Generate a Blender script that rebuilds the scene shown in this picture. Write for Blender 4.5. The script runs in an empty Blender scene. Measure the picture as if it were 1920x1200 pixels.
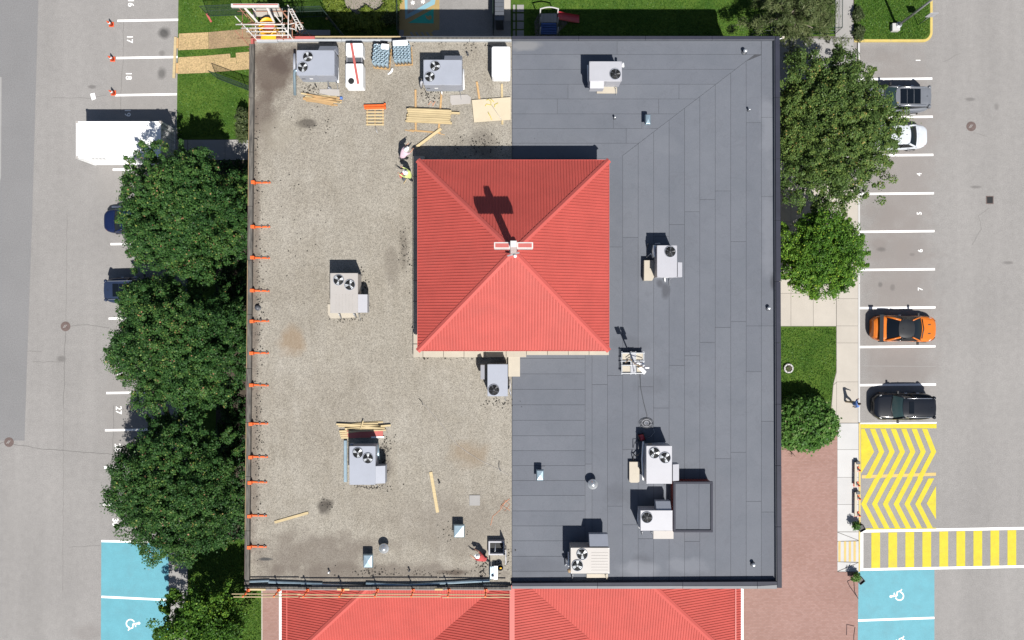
import bpy, bmesh, math, random
import numpy as np
from mathutils import Vector, Matrix

random.seed(7)
rng = np.random.default_rng(7)
scene = bpy.context.scene
col = scene.collection
R = math.radians

# ------------------------------------------------------------ camera
H, F = 60.0, 1500.0            # drone height in metres, focal length in photo pixels
cam_d = bpy.data.cameras.new('camera')
cam = bpy.data.objects.new('camera', cam_d)
col.objects.link(cam)
cam.location = (0, 0, H)
cam.rotation_euler = (0, 0, 0)
cam_d.sensor_fit = 'HORIZONTAL'
cam_d.angle = 2 * math.atan(960 / F)
cam_d.clip_end = 2000
scene.camera = cam

# ------------------------------------------------------------ sky and sun
SUN_TRAVEL = Vector((-0.25, 0.60, -1.0))
to_sun = -SUN_TRAVEL
elev = math.atan2(to_sun.z, math.hypot(to_sun.x, to_sun.y))
world = bpy.data.worlds.new('World')
scene.world = world
world.use_nodes = True
wn = world.node_tree
bg = wn.nodes['Background']
sky = wn.nodes.new('ShaderNodeTexSky')
sky.sky_type = 'NISHITA'
sky.sun_disc = False
sky.sun_elevation = elev
sky.sun_rotation = math.atan2(to_sun.x, to_sun.y)
wn.links.new(sky.outputs[0], bg.inputs[0])
bg.inputs[1].default_value = 0.05
sd = bpy.data.lights.new('sun', 'SUN')
sd.energy = 4.6
sd.angle = R(0.5)
sd.color = (1.0, 0.955, 0.89)
sun = bpy.data.objects.new('sun', sd)
col.objects.link(sun)
sun.rotation_euler = SUN_TRAVEL.to_track_quat('-Z', 'Y').to_euler()
sun.location = (10, -30, 60)

scene.view_settings.view_transform = 'Standard'
scene.view_settings.look = 'None'
scene.view_settings.exposure = 0.72
scene.view_settings.gamma = 1.0
scene.view_settings.use_curve_mapping = False
scene.cycles.max_bounces = 6
scene.cycles.transparent_max_bounces = 12

# ------------------------------------------------------------ photo pixel -> world
def P(px, py, z=0.0):
    k = (H - z) / F
    return Vector(((px - 960) * k, (600 - py) * k, z))
def XY(px, py, z=0.0):
    v = P(px, py, z)
    return (v.x, v.y)
def LN(n, z=0.0):
    return n * (H - z) / F

# ------------------------------------------------------------ materials
def _ramp(nt, fac, stops):
    r = nt.nodes.new('ShaderNodeValToRGB')
    e = r.color_ramp.elements
    while len(e) < len(stops):
        e.new(0.5)
    for i, (p, c) in enumerate(stops):
        e[i].position = p
        e[i].color = (c[0], c[1], c[2], 1)
    nt.links.new(fac, r.inputs[0])
    return r.outputs[0]
def _noise(nt, vec, scale, detail=4, rough=0.6, dist=0.0):
    n = nt.nodes.new('ShaderNodeTexNoise')
    n.inputs['Scale'].default_value = scale
    n.inputs['Detail'].default_value = detail
    n.inputs['Roughness'].default_value = rough
    n.inputs['Distortion'].default_value = dist
    nt.links.new(vec, n.inputs['Vector'])
    return n.outputs['Fac']
def _mix(nt, a, b, fac, mode='MIX'):
    m = nt.nodes.new('ShaderNodeMix')
    m.data_type = 'RGBA'
    m.blend_type = mode
    m.clamp_factor = True
    for s, v in ((6, a), (7, b)):
        if isinstance(v, (tuple, list)):
            m.inputs[s].default_value = (v[0], v[1], v[2], 1)
        else:
            nt.links.new(v, m.inputs[s])
    if isinstance(fac, (int, float)):
        m.inputs[0].default_value = fac
    else:
        nt.links.new(fac, m.inputs[0])
    return m.outputs[2]
def _math(nt, op, a, b=0.0, clamp=False):
    m = nt.nodes.new('ShaderNodeMath')
    m.operation = op
    m.use_clamp = clamp
    for i, v in enumerate((a, b)):
        if isinstance(v, (int, float)):
            m.inputs[i].default_value = v
        else:
            nt.links.new(v, m.inputs[i])
    return m.outputs[0]
def _pos(nt, obj=False):
    if obj:
        return nt.nodes.new('ShaderNodeTexCoord').outputs['Object']
    return nt.nodes.new('ShaderNodeNewGeometry').outputs['Position']
def _scaled(nt, vec, s):
    m = nt.nodes.new('ShaderNodeMapping')
    m.inputs['Scale'].default_value = s
    nt.links.new(vec, m.inputs['Vector'])
    return m.outputs[0]
def base(name, rough=0.7, metal=0.0, spec=0.5):
    m = bpy.data.materials.new(name)
    m.use_nodes = True
    nt = m.node_tree
    b = nt.nodes['Principled BSDF']
    b.inputs['Roughness'].default_value = rough
    b.inputs['Metallic'].default_value = metal
    b.inputs['Specular IOR Level'].default_value = spec
    return m, nt, b
def _bump(nt, b, h, strength, dist=0.02):
    n = nt.nodes.new('ShaderNodeBump')
    n.inputs['Strength'].default_value = strength
    n.inputs['Distance'].default_value = dist
    nt.links.new(h, n.inputs['Height'])
    nt.links.new(n.outputs[0], b.inputs['Normal'])
def mat(name, c, rough=0.7, metal=0.0, var=0.12, scale=3.0, fine=0.0, fscale=25.0, bump=0.0, rnd=0.0,
        dirt=0.0, dirtc=(0.05, 0.045, 0.04), stretch=None, coat=0.0, spec=0.5, c2=None):
    m, nt, b = base(name, rough, metal, spec)
    v = _pos(nt)
    if stretch:
        v = _scaled(nt, v, stretch)
    n = _noise(nt, v, scale, 5)
    lo = tuple(x * (1 - var) for x in c)
    hi = c2 if c2 else tuple(x * (1 + var) for x in c)
    o = _ramp(nt, n, [(0.3, lo), (0.7, hi)])
    if fine:
        f = _noise(nt, v, fscale, 2, 0.7)
        g = _ramp(nt, f, [(0.25, (1 - fine,) * 3), (0.75, (1 + fine,) * 3)])
        o = _mix(nt, o, g, 1.0, 'MULTIPLY')
    if rnd:
        oi = nt.nodes.new('ShaderNodeObjectInfo')
        g = _ramp(nt, oi.outputs['Random'], [(0.0, (1 - rnd,) * 3), (1.0, (1 + rnd,) * 3)])
        o = _mix(nt, o, g, 1.0, 'MULTIPLY')
    if dirt:
        d = _noise(nt, v, scale * 0.6, 8, 0.72, 0.6)
        k = _math(nt, 'MULTIPLY', _math(nt, 'SUBTRACT', d, 0.5), 5.0, True)
        o = _mix(nt, o, dirtc, _math(nt, 'MULTIPLY', k, dirt))
    nt.links.new(o, b.inputs['Base Color'])
    if coat:
        b.inputs['Coat Weight'].default_value = coat
        b.inputs['Coat Roughness'].default_value = 0.05
    if bump:
        _bump(nt, b, _noise(nt, v, fscale, 3), bump)
    return m
def stains(nt, v, o, spots, warp=0.8):
    """spots: (x, y, rx, ry, colour, strength): worn or dirty patches with a shape of their own"""
    w = nt.nodes.new('ShaderNodeTexNoise')
    w.inputs['Scale'].default_value = 0.9
    w.inputs['Detail'].default_value = 6
    nt.links.new(v, w.inputs['Vector'])
    for (x, y, rx, ry, c, s) in spots:
        mp = nt.nodes.new('ShaderNodeMapping')
        mp.inputs['Location'].default_value = (-x / rx, -y / ry, 0)
        mp.inputs['Scale'].default_value = (1 / rx, 1 / ry, 0)
        nt.links.new(v, mp.inputs['Vector'])
        ln = nt.nodes.new('ShaderNodeVectorMath')
        ln.operation = 'LENGTH'
        nt.links.new(mp.outputs[0], ln.inputs[0])
        d = _math(nt, 'ADD', ln.outputs['Value'], _math(nt, 'MULTIPLY', _math(nt, 'SUBTRACT', w.outputs['Fac'], 0.5), warp * 2))
        k = _math(nt, 'MULTIPLY', _math(nt, 'SUBTRACT', 1.15, d, ), 1.6, True)
        o = _mix(nt, o, c, _math(nt, 'MULTIPLY', k, s))
    return o

def m_asphalt():
    m, nt, b = base('asphalt', 0.9, 0, 0.3)
    v = _pos(nt)
    o = _ramp(nt, _noise(nt, v, 0.09, 6, 0.6), [(0.3, (0.198, 0.192, 0.188)), (0.7, (0.232, 0.225, 0.219))])
    g = _ramp(nt, _noise(nt, v, 16, 3, 0.75), [(0.2, (0.62,) * 3), (0.5, (1.0,) * 3), (0.82, (1.42,) * 3)])
    o = _mix(nt, o, g, 1.0, 'MULTIPLY')
    g = _ramp(nt, _noise(nt, v, 2.2, 6, 0.7), [(0.25, (0.9,) * 3), (0.75, (1.08,) * 3)])
    o = _mix(nt, o, g, 1.0, 'MULTIPLY')
    # tyre lanes along the aisle, oil marks in the stalls
    vs = _scaled(nt, v, (0.55, 0.03, 1))
    g = _ramp(nt, _noise(nt, vs, 1.0, 4), [(0.3, (0.93,) * 3), (0.7, (1.05,) * 3)])
    o = _mix(nt, o, g, 1.0, 'MULTIPLY')
    dk = (0.13, 0.115, 0.11)
    sp = [(*XY(1660, 400), 1.5, .9, dk, .35), (*XY(1650, 461), .8, .6, dk, .5), (*XY(1690, 470), 2.6, .9, dk, .3), (*XY(1680, 540), 2, .8, dk, .25),
          (*XY(307, 62), .5, .5, (.03, .03, .03), .8), (*XY(303, 138), .4, .5, (.03, .03, .03), .7), (*XY(1690, 690), 2.4, 1.2, dk, .35),
          (*XY(1640, 100), 2, .8, dk, .3), (*XY(165, 1185), 1.2, .7, dk, .3), (*XY(935, 12), 1, .7, dk, .4)]
    st = (.185, .168, .16)
    sp += [(*XY(1685, 300), 3.0, 9, st, .6), (*XY(1685, 600), 3.0, 9, st, .6), (*XY(265, 300), 3, 11, (.205, .195, .188), .5), (*XY(262, 760), 2.6, 9, (.205, .195, .188), .5)]
    rg = random.Random(5)
    for k in range(16):
        x, y = rg.choice(((1700, 150 + 71.5 * rg.randrange(9)), (290, 70 + 70 * rg.randrange(3)), (1660, 150 + 71.5 * rg.randrange(9)), (rg.uniform(1780, 1900), rg.uniform(50, 950)), (rg.uniform(20, 190), rg.uniform(100, 1150))))
        sp.append((*XY(x + rg.uniform(-15, 15), y + rg.uniform(24, 46)), rg.uniform(.15, .45), rg.uniform(.12, .3), (.085, .08, .078), rg.uniform(.3, .6)))
    o = stains(nt, v, o, sp, 0.6)
    nt.links.new(o, b.inputs['Base Color'])
    _bump(nt, b, _noise(nt, v, 22, 3), 0.5, 0.012)
    return m
def m_gravel():
    m, nt, b = base('roof_gravel', 0.95, 0, 0.2)
    v = _pos(nt)
    o = _ramp(nt, _noise(nt, v, 0.22, 6, 0.62), [(0.3, (0.218, 0.202, 0.174)), (0.55, (0.250, 0.235, 0.206)), (0.75, (0.270, 0.257, 0.230))])
    vo = nt.nodes.new('ShaderNodeTexVoronoi')
    vo.inputs['Scale'].default_value = 24
    nt.links.new(v, vo.inputs['Vector'])
    sp = nt.nodes.new('ShaderNodeSeparateColor')
    nt.links.new(vo.outputs['Color'], sp.inputs[0])
    g = _ramp(nt, sp.outputs[0], [(0.0, (0.55, 0.54, 0.53)), (0.3, (0.88, 0.87, 0.86)), (0.7, (1.08, 1.07, 1.06)), (1.0, (1.36, 1.35, 1.33))])
    o = _mix(nt, o, g, 0.8, 'MULTIPLY')
    g = _ramp(nt, _noise(nt, v, 4.5, 6, 0.75), [(0.25, (0.9,) * 3), (0.75, (1.09,) * 3)])
    o = _mix(nt, o, g, 1.0, 'MULTIPLY')
    g = _ramp(nt, _noise(nt, v, 0.8, 6, 0.7, 0.8), [(0.3, (0.9, 0.89, 0.875)), (0.55, (1.0,) * 3), (0.75, (1.06,) * 3)])
    o = _mix(nt, o, g, 1.0, 'MULTIPLY')
    vs = _scaled(nt, v, (0.8, 0.12, 1))
    g = _ramp(nt, _noise(nt, vs, 1.5, 5), [(0.3, (0.93, 0.92, 0.9)), (0.7, (1.05,) * 3)])
    o = _mix(nt, o, g, 1.0, 'MULTIPLY')
    br = (0.085, 0.066, 0.055)
    dk = (0.06, 0.053, 0.046)
    Z = 8
    spots = [(*XY(510, 130, Z), 1.6, 2.2, br, .85), (*XY(530, 112, Z), 1.3, .8, (.06, .045, .04), .7), (*XY(495, 215, Z), .9, 2.2, br, .7), (*XY(478, 420, Z), .35, 9, br, .55),
             (*XY(474, 800, Z), .45, 9, br, .5), (*XY(575, 231, Z), .7, .3, dk, .75), (*XY(608, 947, Z), .5, .5, dk, .85), (*XY(618, 944, Z), .35, .3, dk, .6),
             (*XY(545, 640, Z), .9, 1.1, (.2, .14, .085), .6), (*XY(880, 852, Z), 1.3, .9, (.19, .14, .09), .5), (*XY(590, 1040, Z), 5, 1.6, (.11, .092, .078), .6),
             (*XY(700, 1075, Z), 9, .7, (.11, .093, .08), .6), (*XY(860, 985, Z), 4, 2.2, (.13, .112, .095), .4), (*XY(850, 1073, Z), 1.0, .2, (.07, .055, .045), .8),
             (*XY(922, 1030, Z), .9, 1.1, (.28, .255, .21), .5), (*XY(500, 1048, Z), .5, .12, (.03, .034, .04), .8), (*XY(900, 270, Z), 1.3, .9, (.1, .09, .08), .5),
             (*XY(520, 250, Z), 1.5, 1.2, (.24, .22, .18), .4), (*XY(720, 880, Z), .5, 1.4, (.07, .06, .055), .5), (*XY(735, 500, Z), .5, 1.6, (.11, .095, .08), .4),
             (*XY(757, 470, Z), .3, 1.3, (.08, .07, .06), .4)]
    o = stains(nt, v, o, spots, 0.75)
    nt.links.new(o, b.inputs['Base Color'])
    _bump(nt, b, vo.outputs['Distance'], 0.5, 0.02)
    return m
def m_membrane():
    m, nt, b = base('roof_membrane', 0.82, 0, 0.35)
    v = _pos(nt)
    o = _ramp(nt, _noise(nt, v, 0.4, 8, 0.72), [(0.25, (0.088, 0.098, 0.118)), (0.5, (0.100, 0.109, 0.130)), (0.75, (0.111, 0.120, 0.142))])
    g = _ramp(nt, _noise(nt, v, 20, 2, 0.7), [(0.25, (0.9,) * 3), (0.75, (1.1,) * 3)])
    o = _mix(nt, o, g, 1.0, 'MULTIPLY')
    oi = nt.nodes.new('ShaderNodeObjectInfo')
    g = _ramp(nt, oi.outputs['Random'], [(0.0, (0.95, 0.955, 0.96)), (1.0, (1.06, 1.06, 1.05))])
    o = _mix(nt, o, g, 1.0, 'MULTIPLY')
    # dried puddle rims and scuffs
    rr = _noise(nt, v, 0.55, 4, 0.55, 1.2)
    rim = _math(nt, 'MULTIPLY', _math(nt, 'SUBTRACT', 0.022, _math(nt, 'ABSOLUTE', _math(nt, 'SUBTRACT', rr, 0.56))), 40, True)
    o = _mix(nt, o, (0.072, 0.076, 0.09), _math(nt, 'MULTIPLY', rim, 0.22))
    Z = 8
    dk, lt = (0.045, 0.048, 0.058), (0.165, 0.175, 0.2)
    spots = [(*XY(1449, 530, Z), .22, .6, dk, .8), (*XY(1248, 545, Z), .3, .55, dk, .7), (*XY(1237, 531, Z), .25, .3, dk, .7), (*XY(1205, 1050, Z), .7, .6, dk, .35),
             (*XY(1195, 1068, Z), 1.6, .6, lt, .6), (*XY(1290, 1060, Z), 1.5, .5, lt, .4), (*XY(1236, 917, Z), .9, .5, lt, .5),
             (*XY(1440, 440, Z), .5, 3, lt, .4), (*XY(1440, 250, Z), .5, 2.5, lt, .4), (*XY(985, 85, Z), 1.2, .35, (.2, .2, .2), .5)]
    rg = random.Random(11)
    for k in range(12):
        spots.append((*XY(rg.uniform(990, 1430), rg.uniform(90, 1080), Z), rg.uniform(.4, 1.8), rg.uniform(.3, .9), dk if k % 3 == 0 else (.13, .14, .16), rg.uniform(.12, .28)))
    o = stains(nt, v, o, spots, 0.9)
    nt.links.new(o, b.inputs['Base Color'])
    _bump(nt, b, _noise(nt, v, 26, 2), 0.25, 0.01)
    return m
def m_grass(name, a, c):
    m, nt, b = base(name, 0.9, 0, 0.15)
    v = _pos(nt)
    o = _ramp(nt, _noise(nt, v, 0.5, 6, 0.7), [(0.3, a), (0.7, c)])
    g = _ramp(nt, _noise(nt, v, 9, 4, 0.8), [(0.2, (0.55, 0.6, 0.5)), (0.8, (1.4, 1.35, 1.3))])
    o = _mix(nt, o, g, 1.0, 'MULTIPLY')
    nt.links.new(o, b.inputs['Base Color'])
    _bump(nt, b, _noise(nt, v, 18, 4), 0.9, 0.05)
    return m
def m_brick():
    m, nt, b = base('brick_paving', 0.85, 0, 0.3)
    v = _pos(nt)
    t = nt.nodes.new('ShaderNodeTexBrick')
    t.inputs['Scale'].default_value = 1.0
    t.inputs['Brick Width'].default_value = 0.22
    t.inputs['Row Height'].default_value = 0.11
    t.inputs['Mortar Size'].default_value = 0.008
    t.inputs['Color1'].default_value = (0.235, 0.135, 0.112, 1)
    t.inputs['Color2'].default_value = (0.27, 0.165, 0.142, 1)
    t.inputs['Mortar'].default_value = (0.19, 0.135, 0.118, 1)
    nt.links.new(v, t.inputs['Vector'])
    g = _ramp(nt, _noise(nt, v, 0.3, 6, 0.65), [(0.3, (0.93, 0.925, 0.93)), (0.7, (1.05, 1.06, 1.08))])
    o = _mix(nt, t.outputs['Color'], g, 1.0, 'MULTIPLY')
    nt.links.new(o, b.inputs['Base Color'])
    _bump(nt, b, t.outputs['Fac'], -0.4, 0.01)
    return m
def m_leaf(name, stops, trans=0.25):
    m = bpy.data.materials.new(name)
    m.use_nodes = True
    nt = m.node_tree
    b = nt.nodes['Principled BSDF']
    at = nt.nodes.new('ShaderNodeAttribute')
    at.attribute_name = 'tint'
    o = _ramp(nt, at.outputs['Fac'], stops)
    nt.links.new(o, b.inputs['Base Color'])
    b.inputs['Roughness'].default_value = 0.5
    b.inputs['Specular IOR Level'].default_value = 0.16
    tr = nt.nodes.new('ShaderNodeBsdfTranslucent')
    nt.links.new(o, tr.inputs[0])
    mx = nt.nodes.new('ShaderNodeMixShader')
    mx.inputs[0].default_value = trans
    nt.links.new(b.outputs[0], mx.inputs[1])
    nt.links.new(tr.outputs[0], mx.inputs[2])
    nt.links.new(mx.outputs[0], nt.nodes['Material Output'].inputs[0])
    return m
def m_glass(name, c, rough=0.05):
    m, nt, b = base(name, rough, 0, 0.4)
    b.inputs['Base Color'].default_value = (*c, 1)
    b.inputs['Coat Weight'].default_value = 0.2
    b.inputs['Coat Roughness'].default_value = 0.03
    return m
def m_paint(name, c):
    m, nt, b = base(name, 0.3, 0.0, 0.22)
    v = _pos(nt, True)
    o = _ramp(nt, _noise(nt, v, 2.5, 5), [(0.3, tuple(x * .93 for x in c)), (0.7, tuple(x * 1.06 for x in c))])
    nt.links.new(o, b.inputs['Base Color'])
    b.inputs['Coat Weight'].default_value = 0.3
    b.inputs['Coat Roughness'].default_value = 0.06
    return m

M = dict(
    asphalt=m_asphalt(), gravel=m_gravel(), membrane=m_membrane(), brick=m_brick(),
    grass=m_grass('lawn_soil', (0.026, 0.068, 0.010), (0.082, 0.134, 0.022)),
    lane=mat('old_asphalt', (0.158, 0.158, 0.162), 0.9, var=.06, scale=.2, fine=.22, fscale=14, bump=.3),
    white_line=mat('white_road_paint', (0.78, 0.78, 0.77), 0.7, var=.05, scale=4, dirt=.25, dirtc=(.45, .44, .43)),
    yellow_line=mat('yellow_road_paint', (0.45, 0.385, 0.014), 0.75, var=.08, scale=2, fine=.1, fscale=12, dirt=.32, dirtc=(.30, .255, .07)),
    pale_yellow=mat('faded_yellow_paint', (0.44, 0.33, 0.12), 0.75, var=.08, scale=3, dirt=.3, dirtc=(.35, .31, .24)),
    kerb_yellow=mat('yellow_kerb_paint', (0.44, 0.34, 0.10), 0.7, var=.1, scale=3, dirt=.3, dirtc=(.3, .27, .2)),
    cyan_line=mat('pale_blue_road_paint', (0.086, 0.27, 0.33), 0.75, var=.07, scale=1.2, fine=.09, fscale=12, dirt=.4, dirtc=(.085, .205, .245)),
    concrete=mat('beige_concrete', (0.345, 0.32, 0.285), 0.85, var=.05, scale=.8, fine=.05, rnd=.05, dirt=.15, dirtc=(.25, .23, .2)),
    concrete_w=mat('pale_concrete', (0.40, 0.40, 0.40), 0.85, var=.04, scale=.8, fine=.04, rnd=.04, dirt=.12, dirtc=(.3, .29, .28)),
    concrete_g=mat('grey_concrete', (0.24, 0.235, 0.23), 0.85, var=.06, scale=.8, fine=.08, rnd=.06, dirt=.2, dirtc=(.16, .15, .14)),
    joint=mat('joint_dirt', (0.11, 0.10, 0.09), 0.95, var=.15),
    red_roof=mat('red_roof_metal', (0.345, 0.064, 0.053), 0.5, var=.07, scale=.7, fine=.03, fscale=7, spec=.25, dirt=.16, dirtc=(.24, .07, .06)),
    red_cap=mat('red_ridge_metal', (0.385, 0.078, 0.066), 0.42, var=.03, scale=.6, spec=.3),
    red_clad=mat('red_cladding', (0.25, 0.05, 0.045), 0.5, var=.05),
    dark_cap=mat('dark_coping_metal', (0.026, 0.028, 0.042), 0.55, var=.12, scale=1.2, spec=.15),
    grey_cap=mat('grey_coping_metal', (0.075, 0.083, 0.10), 0.5, var=.1, scale=1.2),
    black_cap=mat('black_weathered_curb', (0.05, 0.048, 0.045), 0.8, var=.35, scale=2, stretch=(6, .7, 1), c2=(.13, .12, .105)),
    seam=mat('seam_bitumen', (0.042, 0.045, 0.054), 0.8, var=.15),
    wall=mat('stucco_wall', (0.36, 0.33, 0.28), 0.9, var=.06, scale=.7, dirt=.15),
    unit=mat('unit_sheet_metal', (0.262, 0.282, 0.33), 0.45, var=.035, scale=1.4, fine=.02, spec=.4, dirt=.1, dirtc=(.2, .2, .22)),
    unit_w=mat('pale_unit_metal', (0.33, 0.335, 0.365), 0.45, var=.03, scale=1.4, spec=.4, dirt=.1, dirtc=(.25, .24, .24)),
    unit_b=mat('beige_unit_metal', (0.318, 0.302, 0.288), 0.5, var=.03, scale=1.4, dirt=.1, dirtc=(.25, .23, .21)),
    cream=mat('cream_panel', (0.365, 0.33, 0.27), 0.6, var=.04, scale=1.5, dirt=.12, dirtc=(.3, .26, .2)),
    curb_panel=mat('cream_curb_panel', (0.345, 0.31, 0.255), 0.7, var=.06, scale=1.5, dirt=.2, dirtc=(.25, .22, .18), rnd=.05),
    galv=mat('galvanised_metal', (0.27, 0.36, 0.42), 0.35, metal=.55, var=.12, scale=3),
    steel=mat('grey_steel', (0.30, 0.31, 0.33), 0.4, metal=.5, var=.15, scale=4),
    alu=mat('bright_aluminium', (0.6, 0.62, 0.64), 0.3, metal=.7, var=.1, scale=4),
    black=mat('black_plastic', (0.012, 0.012, 0.014), 0.5, var=.2),
    hollow_shade=mat('hollow_shade_black', (0.006, 0.007, 0.008), 0.7, var=.2),  # black colour stands in for the shade down inside fans and other openings
    dgrey=mat('dark_grey_paint', (0.055, 0.06, 0.07), 0.5, var=.12),
    blade=mat('fan_blade_metal', (0.5, 0.53, 0.56), 0.35, metal=.0, var=.15),
    flash=mat('white_flashing', (0.36, 0.385, 0.41), 0.5, var=.05, scale=2, dirt=.15, dirtc=(.25, .27, .29)),
    white=mat('white_wrap', (0.72, 0.73, 0.74), 0.55, var=.05, scale=2, fine=.04, fscale=9, bump=.3),
    white_paint=mat('white_paint', (0.76, 0.77, 0.78), 0.45, var=.03, scale=1.2, dirt=.08, dirtc=(.55, .53, .5)),
    roll=mat('roofing_roll_film', (0.20, 0.27, 0.32), 0.35, var=.2, scale=6, spec=.6),
    wood=mat('pale_lumber', (0.42, 0.335, 0.19), 0.8, var=.14, scale=2, stretch=(.6, 6, 6), rnd=.1),
    wood_o=mat('old_orange_lumber', (0.38, 0.245, 0.115), 0.8, var=.2, scale=2, stretch=(.6, 6, 6), rnd=.12),
    ply=mat('plywood', (0.45, 0.39, 0.285), 0.75, var=.05, scale=1.2, fine=.03),
    osb=mat('strand_board', (0.34, 0.245, 0.125), 0.85, var=.12, scale=1, fine=.38, fscale=9, rnd=.05),
    osb_d=mat('weathered_strand_board', (0.235, 0.165, 0.095), 0.85, var=.12, scale=1, fine=.3, fscale=9),
    orange=mat('orange_steel', (0.62, 0.105, 0.016), 0.5, var=.1, scale=4),
    cone=mat('traffic_cone_orange', (0.55, 0.075, 0.02), 0.55, var=.1, scale=4),
    yellow=mat('yellow_plastic', (0.62, 0.33, 0.012), 0.5, var=.06, scale=3),
    rust=mat('manhole_rust', (0.10, 0.072, 0.066), 0.75, var=.18, scale=6),
    redwood=mat('red_painted_board', (0.36, 0.085, 0.075), 0.6, var=.08, scale=2),
    white_steel=mat('white_scaffold_steel', (0.48, 0.465, 0.45), 0.5, var=.1, scale=3),
    rusty=mat('rusty_scaffold_tube', (0.25, 0.12, 0.075), 0.7, var=.25, scale=3),
    bark=mat('bark', (0.075, 0.058, 0.042), 0.9, var=.25, scale=8, bump=.6),
    pale_bark=mat('pale_bark', (0.2, 0.17, 0.14), 0.9, var=.2, scale=8),
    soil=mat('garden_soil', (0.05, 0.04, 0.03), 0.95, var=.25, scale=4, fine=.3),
    mulch=mat('pale_gravel_bed', (0.21, 0.185, 0.16), 0.95, var=.12, scale=1.2, fine=.2),
    dirt_bed=mat('worn_play_bed', (0.13, 0.12, 0.105), 0.95, var=.25, scale=2, fine=.25),
    teal=mat('teal_court_paint', (0.02, 0.33, 0.25), 0.75, var=.06),
    tan=mat('tan_court_paint', (0.30, 0.215, 0.085), 0.75, var=.06, scale=2, fine=.08),
    sky_court=mat('sky_blue_court_paint', (0.17, 0.31, 0.37), 0.75, var=.05),
    blue_plastic=mat('blue_plastic', (0.03, 0.075, 0.24), 0.4, var=.1),
    red_plastic=mat('red_plastic', (0.38, 0.03, 0.045), 0.4, var=.08),
    fence=mat('dark_green_steel', (0.018, 0.035, 0.028), 0.5, var=.15),
    tyre=mat('tyre_rubber', (0.014, 0.014, 0.014), 0.85, var=.15),
    rim=mat('wheel_alloy', (0.4, 0.4, 0.42), 0.3, metal=.8, var=.05),
    chrome=mat('chrome', (0.75, 0.76, 0.78), 0.12, metal=.9, var=.03),
    glass=m_glass('car_glass', (0.004, 0.006, 0.009), .12),
    glass_t=m_glass('tinted_windscreen', (0.03, 0.055, 0.06)),
    lamp=m_glass('lamp_lens', (0.55, 0.57, 0.6), .1),
    tail=m_glass('tail_lamp_lens', (0.28, 0.01, 0.012), .15),
    car_orange=m_paint('orange_car_paint', (0.48, 0.13, 0.016)),
    car_black=m_paint('black_car_paint', (0.007, 0.009, 0.014)),
    car_grey=m_paint('grey_car_paint', (0.13, 0.14, 0.16)),
    car_white=m_paint('silver_white_car_paint', (0.45, 0.48, 0.52)),
    car_navy=m_paint('navy_car_paint', (0.018, 0.028, 0.058)),
    car_blue=m_paint('blue_car_paint', (0.006, 0.012, 0.045)),
    carbon=mat('satin_black_roof', (0.012, 0.014, 0.018), 0.5, var=.1, spec=.25),
    skin=mat('skin', (0.42, 0.24, 0.165), 0.6, var=.05),
    skin_d=mat('brown_skin', (0.16, 0.08, 0.05), 0.6, var=.05),
    hair=mat('dark_hair', (0.02, 0.012, 0.01), 0.6, var=.2),
    hivis=mat('high_visibility_fabric', (0.48, 0.55, 0.20), 0.8, var=.1, scale=8),
    pink=mat('pale_pink_fabric', (0.52, 0.38, 0.44), 0.85, var=.1, scale=8),
    red_cloth=mat('red_fabric', (0.34, 0.05, 0.05), 0.85, var=.1, scale=8),
    blue_cloth=mat('blue_fabric', (0.08, 0.16, 0.40), 0.85, var=.1, scale=8),
    dark_cloth=mat('dark_trousers_fabric', (0.02, 0.023, 0.03), 0.85, var=.2, scale=8),
    sand_cloth=mat('khaki_fabric', (0.3, 0.25, 0.18), 0.85, var=.1, scale=8),
    shoe=mat('dark_shoe', (0.02, 0.018, 0.016), 0.7, var=.2),
    helmet=mat('white_helmet', (0.78, 0.79, 0.8), 0.35, var=.02),
    crack=mat('tar_crack', (0.115, 0.112, 0.108), 0.9, var=.2),
    grit=mat('tar_grit', (0.022, 0.02, 0.018), 0.9, var=.3),
    tan_paper=mat('brown_paper', (0.3, 0.21, 0.12), 0.8, var=.1),
    rope_y=mat('yellow_strap', (0.45, 0.38, 0.06), 0.8, var=.1),
    cord_o=mat('orange_cord', (0.5, 0.2, 0.1), 0.7, var=.1),
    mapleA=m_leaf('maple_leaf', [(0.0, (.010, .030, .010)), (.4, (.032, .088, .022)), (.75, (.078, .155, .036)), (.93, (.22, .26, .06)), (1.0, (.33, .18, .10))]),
    mapleB=m_leaf('olive_maple_leaf', [(0.0, (.026, .044, .014)), (.45, (.066, .118, .030)), (.8, (.13, .19, .045)), (.95, (.20, .23, .06)), (1.0, (.28, .22, .07))]),
    limeA=m_leaf('bright_green_leaf', [(0.0, (.018, .055, .010)), (.5, (.065, .155, .02)), (.85, (.15, .27, .03)), (1.0, (.28, .36, .04))], .3),
    bushA=m_leaf('bush_leaf', [(0.0, (.02, .06, .012)), (.5, (.06, .145, .026)), (.9, (.13, .23, .055)), (1.0, (.28, .27, .16))]),
    hedgeA=m_leaf('yellow_green_leaf', [(0.0, (.05, .08, .014)), (.5, (.105, .15, .022)), (1.0, (.18, .22, .035))]),
    hedgeB=m_leaf('dull_green_leaf', [(0.0, (.025, .04, .016)), (.5, (.05, .07, .026)), (1.0, (.1, .12, .05))]),
    pineA=m_leaf('pine_needle', [(0.0, (.035, .06, .02)), (.5, (.085, .115, .042)), (1.0, (.18, .2, .095))]),
    blade_g=m_leaf('grass_blade', [(0.0, (.022, .066, .008)), (.5, (.05, .122, .016)), (1.0, (.105, .18, .028))], .2),
)
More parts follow.
